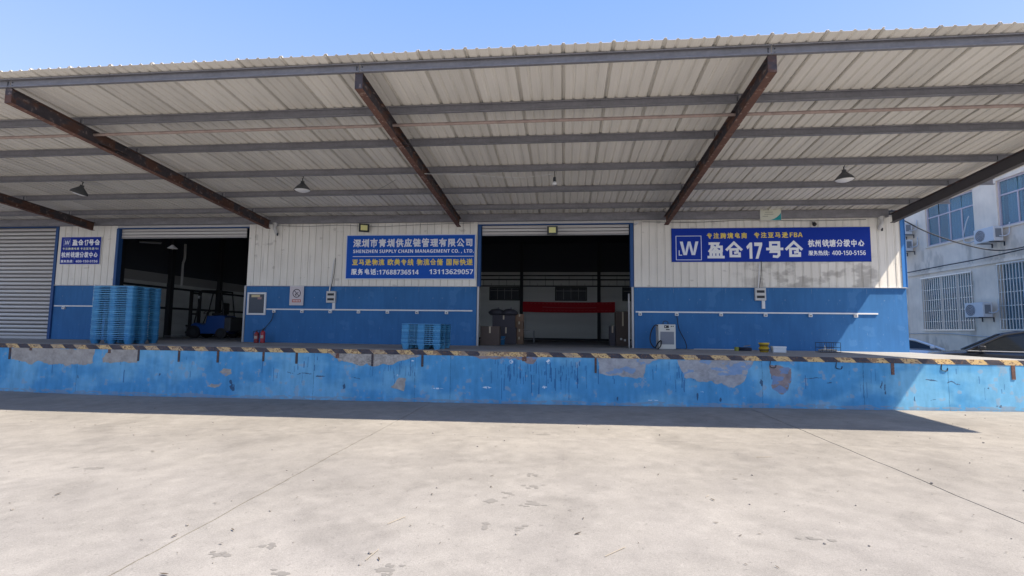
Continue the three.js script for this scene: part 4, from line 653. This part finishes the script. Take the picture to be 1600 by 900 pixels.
// ------------------------------------------------------------------ neighbouring building at right, its face turned toward the dock
const XF = 15.6;
{
  const renderT = pixTex(1024, 1024, (u, v) => { const a = fbm(u * 6, v * 6, 5, 6), b = fbm(u * 40, v * 5, 3, 40), c = hash(u * 1024 | 0, v * 1024 | 0), st = sst(0.58, 0.74, fbm(u * 10 + 2, v * 4, 5, 10)); return mul3([0.80, 0.68, 0.54], (0.84 + 0.4 * a + 0.12 * (b - 0.5) + 0.1 * (c - 0.5)) * (1 - 0.25 * st)); });
  const bd = thing('office_building', 'grey rendered two storey building with barred ground floor windows at right', 'building', [XF, 0, 0]);
  const rm = texMat(renderT, 0.9), zn = 1.6, zf = -24, top = 8.4;
  // openings in (u = -z, y): [z near, z far, y0, y1]
  const upper = [[-4.9, -7.45, 5.40, 7.22], [-0.9, -3.85, 5.50, 7.22], [-9.6, -12.0, 5.4, 7.22]], lower = [[-5.17, -7.86, 1.80, 4.08], [-1.1, -3.98, 1.80, 4.2]];
  const sh = new THREE.Shape([[-zn, -0.2], [-zf, -0.2], [-zf, top], [-zn, top]].map((q) => new THREE.Vector2(...q)));
  for (const [a, b, y0, y1] of [...upper, ...lower]) { const hl = new THREE.Path(); hl.moveTo(-a, y0); hl.lineTo(-b, y0); hl.lineTo(-b, y1); hl.lineTo(-a, y1); hl.closePath(); sh.holes.push(hl); }
  obj('facade_wall', uvBox(new THREE.ExtrudeGeometry(sh, { depth: 0.24, bevelEnabled: false }).rotateY(Math.PI / 2), 3.7), rm, bd);
  obj('building_shell', [B(0.25, 9, -0.2, top, zn - 0.24, zn), B(0.25, 9, -0.2, top, zf, zf + 0.2), B(8.8, 9, -0.2, top, zf + 0.2, zn - 0.24), B(0.25, 8.8, top - 0.2, top - 0.002, zf + 0.2, zn - 0.24), B(0.25, 8.8, 4.3, 4.45, zf + 0.2, zn - 0.24), B(3, 3.1, -0.2, 4.3, zf + 0.2, zn - 0.24), B(3, 3.1, 4.45, top - 0.2, zf + 0.2, zn - 0.24)], mat(0.09, 0.09, 0.09, 0.9), bd);
  obj('parapet', B(-0.12, 9, top, top + 0.5, zf, zn), rm, bd);
  obj('ledge', uvBox(B(-0.06, -0.001, 4.24, 4.36, zf, zn), 3.7), rm, bd);
  const glass = new THREE.MeshPhysicalMaterial({ roughness: 0.05, transmission: 0.8, thickness: 0, ior: 1.45, specularIntensity: 0.45, side: THREE.DoubleSide }); glass.color.setRGB(0.50, 0.68, 0.76);
  const alu = mat(0.52, 0.45, 0.48, 0.5), curtain = mat(0.62, 0.66, 0.64, 0.9), steel = mat(0.62, 0.61, 0.58, 0.35, 0.5);
  upper.forEach(([a, b, y0, y1], wi) => {
    const w = obj('window', [B(0.06, 0.13, y1 - 0.06, y1, b, a), B(0.06, 0.13, y0, y0 + 0.06, b, a), B(0.06, 0.13, y0 + 0.06, y1 - 0.06, a - 0.06, a), B(0.06, 0.13, y0 + 0.06, y1 - 0.06, b, b + 0.06)], alu, bd);
    const n = 4, ww = (a - b - 0.12) / n, ty = y0 + (y1 - y0) * 0.66;
    obj('transom', B(0.065, 0.125, ty, ty + 0.05, b + 0.06, a - 0.06), alu, w);
    for (let i = 0; i < n; i++) {
      const z0 = b + 0.06 + i * ww; if (i) { obj('mullion', B(0.065, 0.125, y0 + 0.06, ty, z0 - 0.022, z0 + 0.022), alu, w); if (i === 2) obj('mullion', B(0.065, 0.125, ty + 0.05, y1 - 0.06, z0 - 0.022, z0 + 0.022), alu, w); }
      obj('pane', B(0.09, 0.096, y0 + 0.06, ty, z0 + 0.023, z0 + ww - 0.023), glass, w); obj('pane', B(0.09, 0.096, ty + 0.05, y1 - 0.06, z0 + 0.023, z0 + ww - 0.023), glass, w);
    }
    for (const [f0, f1] of wi === 0 ? [[0.3, 0.85]] : [[0.02, 0.2], [0.55, 0.75]]) { const l = (a - b), g = new THREE.PlaneGeometry(l * (f1 - f0), y1 - y0, 40, 1), p = g.attributes.position; for (let i = 0; i < p.count; i++) p.setZ(i, 0.025 * Math.sin(p.getX(i) * 45)); g.computeVertexNormals(); obj('curtain', g.rotateY(-Math.PI / 2).translate(0.35, (y0 + y1) / 2, b + l * (f0 + f1) / 2), curtain, w); }
    obj('sill', B(-0.05, 0.05, y0 - 0.06, y0 - 0.001, b - 0.05, a + 0.05), rm, bd);
  });
  lower.forEach(([a, b, y0, y1], wi) => {
    const w = obj('window', [B(0.12, 0.18, y1 - 0.05, y1, b, a), B(0.12, 0.18, y0, y0 + 0.05, b, a), B(0.12, 0.18, y0 + 0.05, y1 - 0.05, a - 0.05, a), B(0.12, 0.18, y0 + 0.05, y1 - 0.05, b, b + 0.05)], steel, bd);
    const n = 3, ww = (a - b - 0.1) / n; for (let i = 0; i < n; i++) { const z0 = b + 0.05 + i * ww; if (i) obj('mullion', B(0.125, 0.175, y0 + 0.05, y1 - 0.05, z0 - 0.02, z0 + 0.02), steel, w); obj('pane', B(0.14, 0.146, y0 + 0.05, y1 - 0.05, z0 + 0.021, z0 + ww - 0.021), glass, w); }
    obj('blind', B(0.3, 0.31, y1 - (wi ? 0.7 : 0.75), y1, b + 0.1, a - 0.1), mat(0.6, 0.55, 0.42, 0.9), w);
    const gr = obj('window_grille', B(-0.05, -0.03, y1 - 0.04, y1, b - 0.03, a + 0.03), steel, bd); obj('bottom_rail', B(-0.05, -0.03, y0, y0 + 0.04, b - 0.03, a + 0.03), steel, gr);
    const nb = Math.round((a - b) / 0.125); for (let i = 0; i <= nb; i++) { const z = b + (a - b) * i / nb; obj('bar', B(-0.052, -0.028, y0 + 0.041, y1 - 0.041, z - 0.011, z + 0.011), steel, gr); }
    for (const k of [0.16, 0.36, 0.56, 0.75]) obj('crossbar', B(-0.027, -0.005, y0 + (y1 - y0) * k, y0 + (y1 - y0) * k + 0.028, b - 0.03, a + 0.03), steel, gr);
  });
  function condenser(label, z, y, l, h) {
    const c = thing('air_conditioner', label, 'air conditioner', [XF - 0.001, y, z], 0, 'air conditioner units on the grey building');
    obj('casing', rb(0.32, h, l, 0.02, -0.32, h / 2 + 0.04, 0), mat(0.62, 0.62, 0.61, 0.5), c);
    const g = obj('fan_grille', cyl(h * 0.4, h * 0.4, 0.012, 0, 0, 0, 28).rotateZ(Math.PI / 2).translate(-0.484, h / 2 + 0.04, -l * 0.18), mat(0.16, 0.16, 0.17, 0.6), c); for (const q of [0.38, 0.28, 0.18, 0.08]) obj('ring', new THREE.TorusGeometry(h * q, 0.006, 5, 26).rotateY(Math.PI / 2).translate(-0.492, h / 2 + 0.04, -l * 0.18), whiteDullM, g);
    obj('side_louvre', bx(0.2, h * 0.6, 0.006, -0.32, h / 2 + 0.06, l / 2 + 0.002), greyM, c);
    for (const s of [-1, 1]) obj('bracket', [B(-0.5, 0, 0.015, 0.04, s * l * 0.3 - 0.02, s * l * 0.3 + 0.02), B(-0.02, 0, -0.12, 0.0149, s * l * 0.3 - 0.02, s * l * 0.3 + 0.02)], darkM, c);
    obj('pipe', tube([[-0.3, h * 0.4, l / 2 + 0.01], [-0.25, h * 0.35, l / 2 + 0.1], [-0.08, h * 0.5, l / 2 + 0.12], [-0.03, h * 1.1, l / 2 + 0.1], [0, h * 1.3, l / 2 + 0.08]], 0.018, 22, 6), whiteDullM, c);
  }
  condenser('white air conditioner unit below the upper window at the right edge', -3.9, 4.93, 0.86, 0.52); condenser('white air conditioner unit between the two barred windows', -4.55, 2.24, 0.84, 0.54);
  condenser('upper of two small air conditioner units beside the warehouse corner', -8.45, 6.05, 0.8, 0.5); condenser('lower of two small air conditioner units beside the warehouse corner', -8.45, 5.3, 0.8, 0.5);
  wire('overhead_cable', 'black cable sagging from the warehouse corner toward the grey building', [[9.97, 4.98, 0.0], [10.6, 4.62, 0.0], [11.6, 4.28, -0.1], [12.6, 4.12, -0.3], [13.6, 4.25, -0.6], [15.55, 4.9, -1.2]], 0.018, blackM);
  wire('overhead_cable', 'grey cable strung across the face of the grey building', [[XF - 0.1, 4.42, -8.6], [XF - 0.12, 4.45, -6.5], [XF - 0.12, 4.48, -4.4], [XF - 0.1, 4.62, -1.5]], 0.022, darkM);
  wire('overhead_cable', 'pale loose cable looping below the upper window of the grey building', [[XF - 0.1, 6.2, -5.0], [XF - 0.15, 5.9, -5.1], [XF - 0.18, 5.25, -5.2], [XF - 0.18, 5.15, -4.9], [XF - 0.1, 5.3, -4.4]], 0.018, whiteDullM);
  wire('overhead_cable', 'pale cable running low along the grey building above the parked cars', [[XF - 0.03, 1.66, -9.5], [XF - 0.03, 1.68, -6.5], [XF - 0.03, 1.62, -5.5], [XF - 0.03, 1.5, -3]], 0.016, whiteDullM);
}

// ------------------------------------------------------------------ parked cars
function car(name, label, pos, turn, o) {
  const c = thing(name, label, 'car', pos, turn, 'cars parked behind the dock end');
  const paint = new THREE.MeshPhysicalMaterial({ roughness: 0.35, metalness: 0.2, clearcoat: 1, clearcoatRoughness: 0.05, side: THREE.DoubleSide }); paint.color.setRGB(...o.col);
  const glass = new THREE.MeshPhysicalMaterial({ roughness: 0.05, specularIntensity: 0.7, side: THREE.DoubleSide }); glass.color.setRGB(0.018, 0.022, 0.026);
  // stations along x (nose at -): [x, half width, sill, belt]
  const S = o.st, ring = (s) => { const [x, w, a, b] = s, d = b - a; return [[w * 0.86, a], [w * 0.97, a + 0.1 * d], [w, a + 0.42 * d], [w * 0.985, a + 0.72 * d], [w * 0.93, a + 0.93 * d], [w * 0.8, b], [0, b + 0.02]].map(([z, y]) => [x, y, z]); };
  const pos3 = [], idx = []; const m = 14; S.forEach((s) => { const r = ring(s); const full = [...r, ...r.slice(0, 6).reverse().map(([x, y, z]) => [x, y, -z]), [s[0], s[2], 0]]; full.forEach((q) => pos3.push(...q)); });
  for (let i = 0; i + 1 < S.length; i++) for (let k = 0; k < m; k++) { const a = i * m + k, b = i * m + (k + 1) % m; idx.push(a, a + m, b, b, a + m, b + m); }
  for (let k = 1; k + 1 < m; k++) { idx.push(0, k, k + 1); const e = (S.length - 1) * m; idx.push(e, e + k + 1, e + k); }
  const g = new THREE.BufferGeometry(); g.setAttribute('position', new THREE.Float32BufferAttribute(pos3, 3)); g.setIndex(idx); g.computeVertexNormals(); obj('body', g, paint, c);
  // greenhouse: outline in side view, narrowing upward
  const G = o.gh, yb = G[0][1], yr = Math.max(...G.map((q) => q[1])), hw = (y) => o.wb + (o.wr - o.wb) * (y - yb) / (yr - yb);
  const hull = (inset, dz) => { const pp = [], ii = [], n = G.length; const cx = G.reduce((a, q) => a + q[0], 0) / n, cy = (yb + yr) / 2; for (const sd of [1, -1]) G.forEach(([x, y]) => pp.push(cx + (x - cx) * inset, cy + (y - cy) * inset, sd * (hw(y) + dz))); for (let k = 1; k + 1 < n; k++) { ii.push(0, k, k + 1); ii.push(n, n + k + 1, n + k); } for (let k = 0; k < n; k++) { const a = k, b = (k + 1) % n; ii.push(a, n + a, b, b, n + a, n + b); } const q = new THREE.BufferGeometry(); q.setAttribute('position', new THREE.Float32BufferAttribute(pp, 3)); q.setIndex(ii); const z = q.toNonIndexed(); z.computeVertexNormals(); return z; };
  obj('glasshouse', hull(0.985, 0), glass, c);
  for (const s of [1, -1]) {
    const path = G.map(([x, y]) => [x, y, s * (hw(y) - 0.005)]);
    for (let k = 0; k + 1 < path.length; k++) obj(k === 0 || k === path.length - 2 ? 'pillar' : 'roof_rail', rod(path[k], path[k + 1], o.rail, 8), paint, c);
    for (const x of o.bp) { const y1 = yr - 0.05; obj('pillar', rod([x, yb, s * (hw(yb) + 0.006)], [x + 0.04, y1, s * (hw(y1) + 0.006)], 0.03, 6), o.dark ? paint : blackM, c); }
    obj('window_trim', rod([G[0][0], yb + 0.01, s * (hw(yb) + 0.012)], [G[G.length - 1][0], yb + 0.01, s * (hw(yb) + 0.012)], 0.014, 6), galvM, c);
    const mi = obj('mirror', rb(0.16, 0.13, 0.2, 0.045, G[0][0] + 0.32, yb + 0.1, s * (o.wb + 0.17)), o.dark ? blackM : paint, c); obj('mirror_arm', rod([G[0][0] + 0.32, yb + 0.05, s * (o.wb - 0.02)], [G[0][0] + 0.32, yb + 0.07, s * (o.wb + 0.12)], 0.02), blackM, mi);
    for (const x of o.hd) obj('door_handle', rb(0.2, 0.03, 0.04, 0.012, x, yb - 0.12, s * (o.w + 0.005)), galvM, c);
    for (const x of o.wh) { const w = obj('wheel', cyl(o.wrad, o.wrad, 0.22, 0, 0, 0, 28).rotateX(Math.PI / 2).translate(x, o.wrad, s * (o.w - 0.1)), blackM, c); obj('rim', cyl(o.wrad * 0.66, o.wrad * 0.66, 0.225, 0, 0, 0, 20).rotateX(Math.PI / 2).translate(x, o.wrad, s * (o.w - 0.1)), galvM, w); }
    obj('headlight', rb(0.25, 0.13, 0.36, 0.04, S[0][0] + 0.16, o.hl, s * (o.w - 0.24)), mat(0.7, 0.72, 0.75, 0.1), c); obj('tail_light', rb(0.12, 0.2, 0.34, 0.03, S[S.length - 1][0] - 0.05, o.hl + 0.08, s * (o.w - 0.22)), mat(0.35, 0.02, 0.02, 0.2), c);
  }
  const rp = G.slice(1, -1); for (let k = 0; k + 1 < rp.length; k++) { const [x0, y0] = rp[k], [x1, y1] = rp[k + 1]; const q = new THREE.PlaneGeometry(Math.hypot(x1 - x0, y1 - y0), 2 * o.wr).rotateX(-Math.PI / 2).rotateZ(Math.atan2(y1 - y0, x1 - x0)).translate((x0 + x1) / 2, (y0 + y1) / 2 + 0.012, 0); obj('roof_panel', q, paint, c); }
  obj('bumper', rb(0.18, 0.3, o.w * 1.9, 0.07, S[0][0] + 0.02, 0.42, 0), blackM, c); return c;
}
car('suv', 'black suv with silver window trim parked beyond the dock end', [13.05, 0.07, 0.0], -0.56, { col: [0.012, 0.014, 0.018], dark: true, w: 0.95, wb: 0.86, wr: 0.62, rail: 0.035, wrad: 0.36, wh: [-1.4, 1.4], hd: [0.2, 1.2], bp: [0.1, 1.2], hl: 0.78,
  st: [[-2.32, 0.7, 0.4, 0.84], [-2.15, 0.86, 0.3, 0.98], [-1.7, 0.93, 0.26, 1.06], [-1.0, 0.95, 0.25, 1.12], [0, 0.95, 0.25, 1.13], [1.5, 0.95, 0.25, 1.14], [2.15, 0.9, 0.3, 1.12], [2.35, 0.75, 0.4, 1.0]], gh: [[-1.35, 1.09], [-0.55, 1.56], [-0.1, 1.66], [0.8, 1.69], [1.7, 1.62], [2.15, 1.12]] });
car('white_sedan', 'white sedan half hidden behind the warehouse corner', [13.13, 0.07, -5.3], Math.PI - 0.58, { col: [0.72, 0.74, 0.76], dark: false, w: 0.9, wb: 0.8, wr: 0.58, rail: 0.05, wrad: 0.32, wh: [-1.4, 1.35], hd: [0, 0.9], bp: [0.0, 0.95], hl: 0.66,
  st: [[-2.35, 0.65, 0.4, 0.68], [-2.2, 0.8, 0.25, 0.82], [-1.6, 0.88, 0.2, 0.95], [-1.0, 0.9, 0.2, 1.01], [0, 0.9, 0.2, 1.03], [1.2, 0.9, 0.2, 1.05], [1.9, 0.87, 0.24, 1.05], [2.3, 0.72, 0.4, 0.95]], gh: [[-1.15, 1.0], [-0.35, 1.33], [0.1, 1.41], [0.7, 1.41], [1.2, 1.31], [1.85, 1.03]] });

renderer.render(scene, camera);
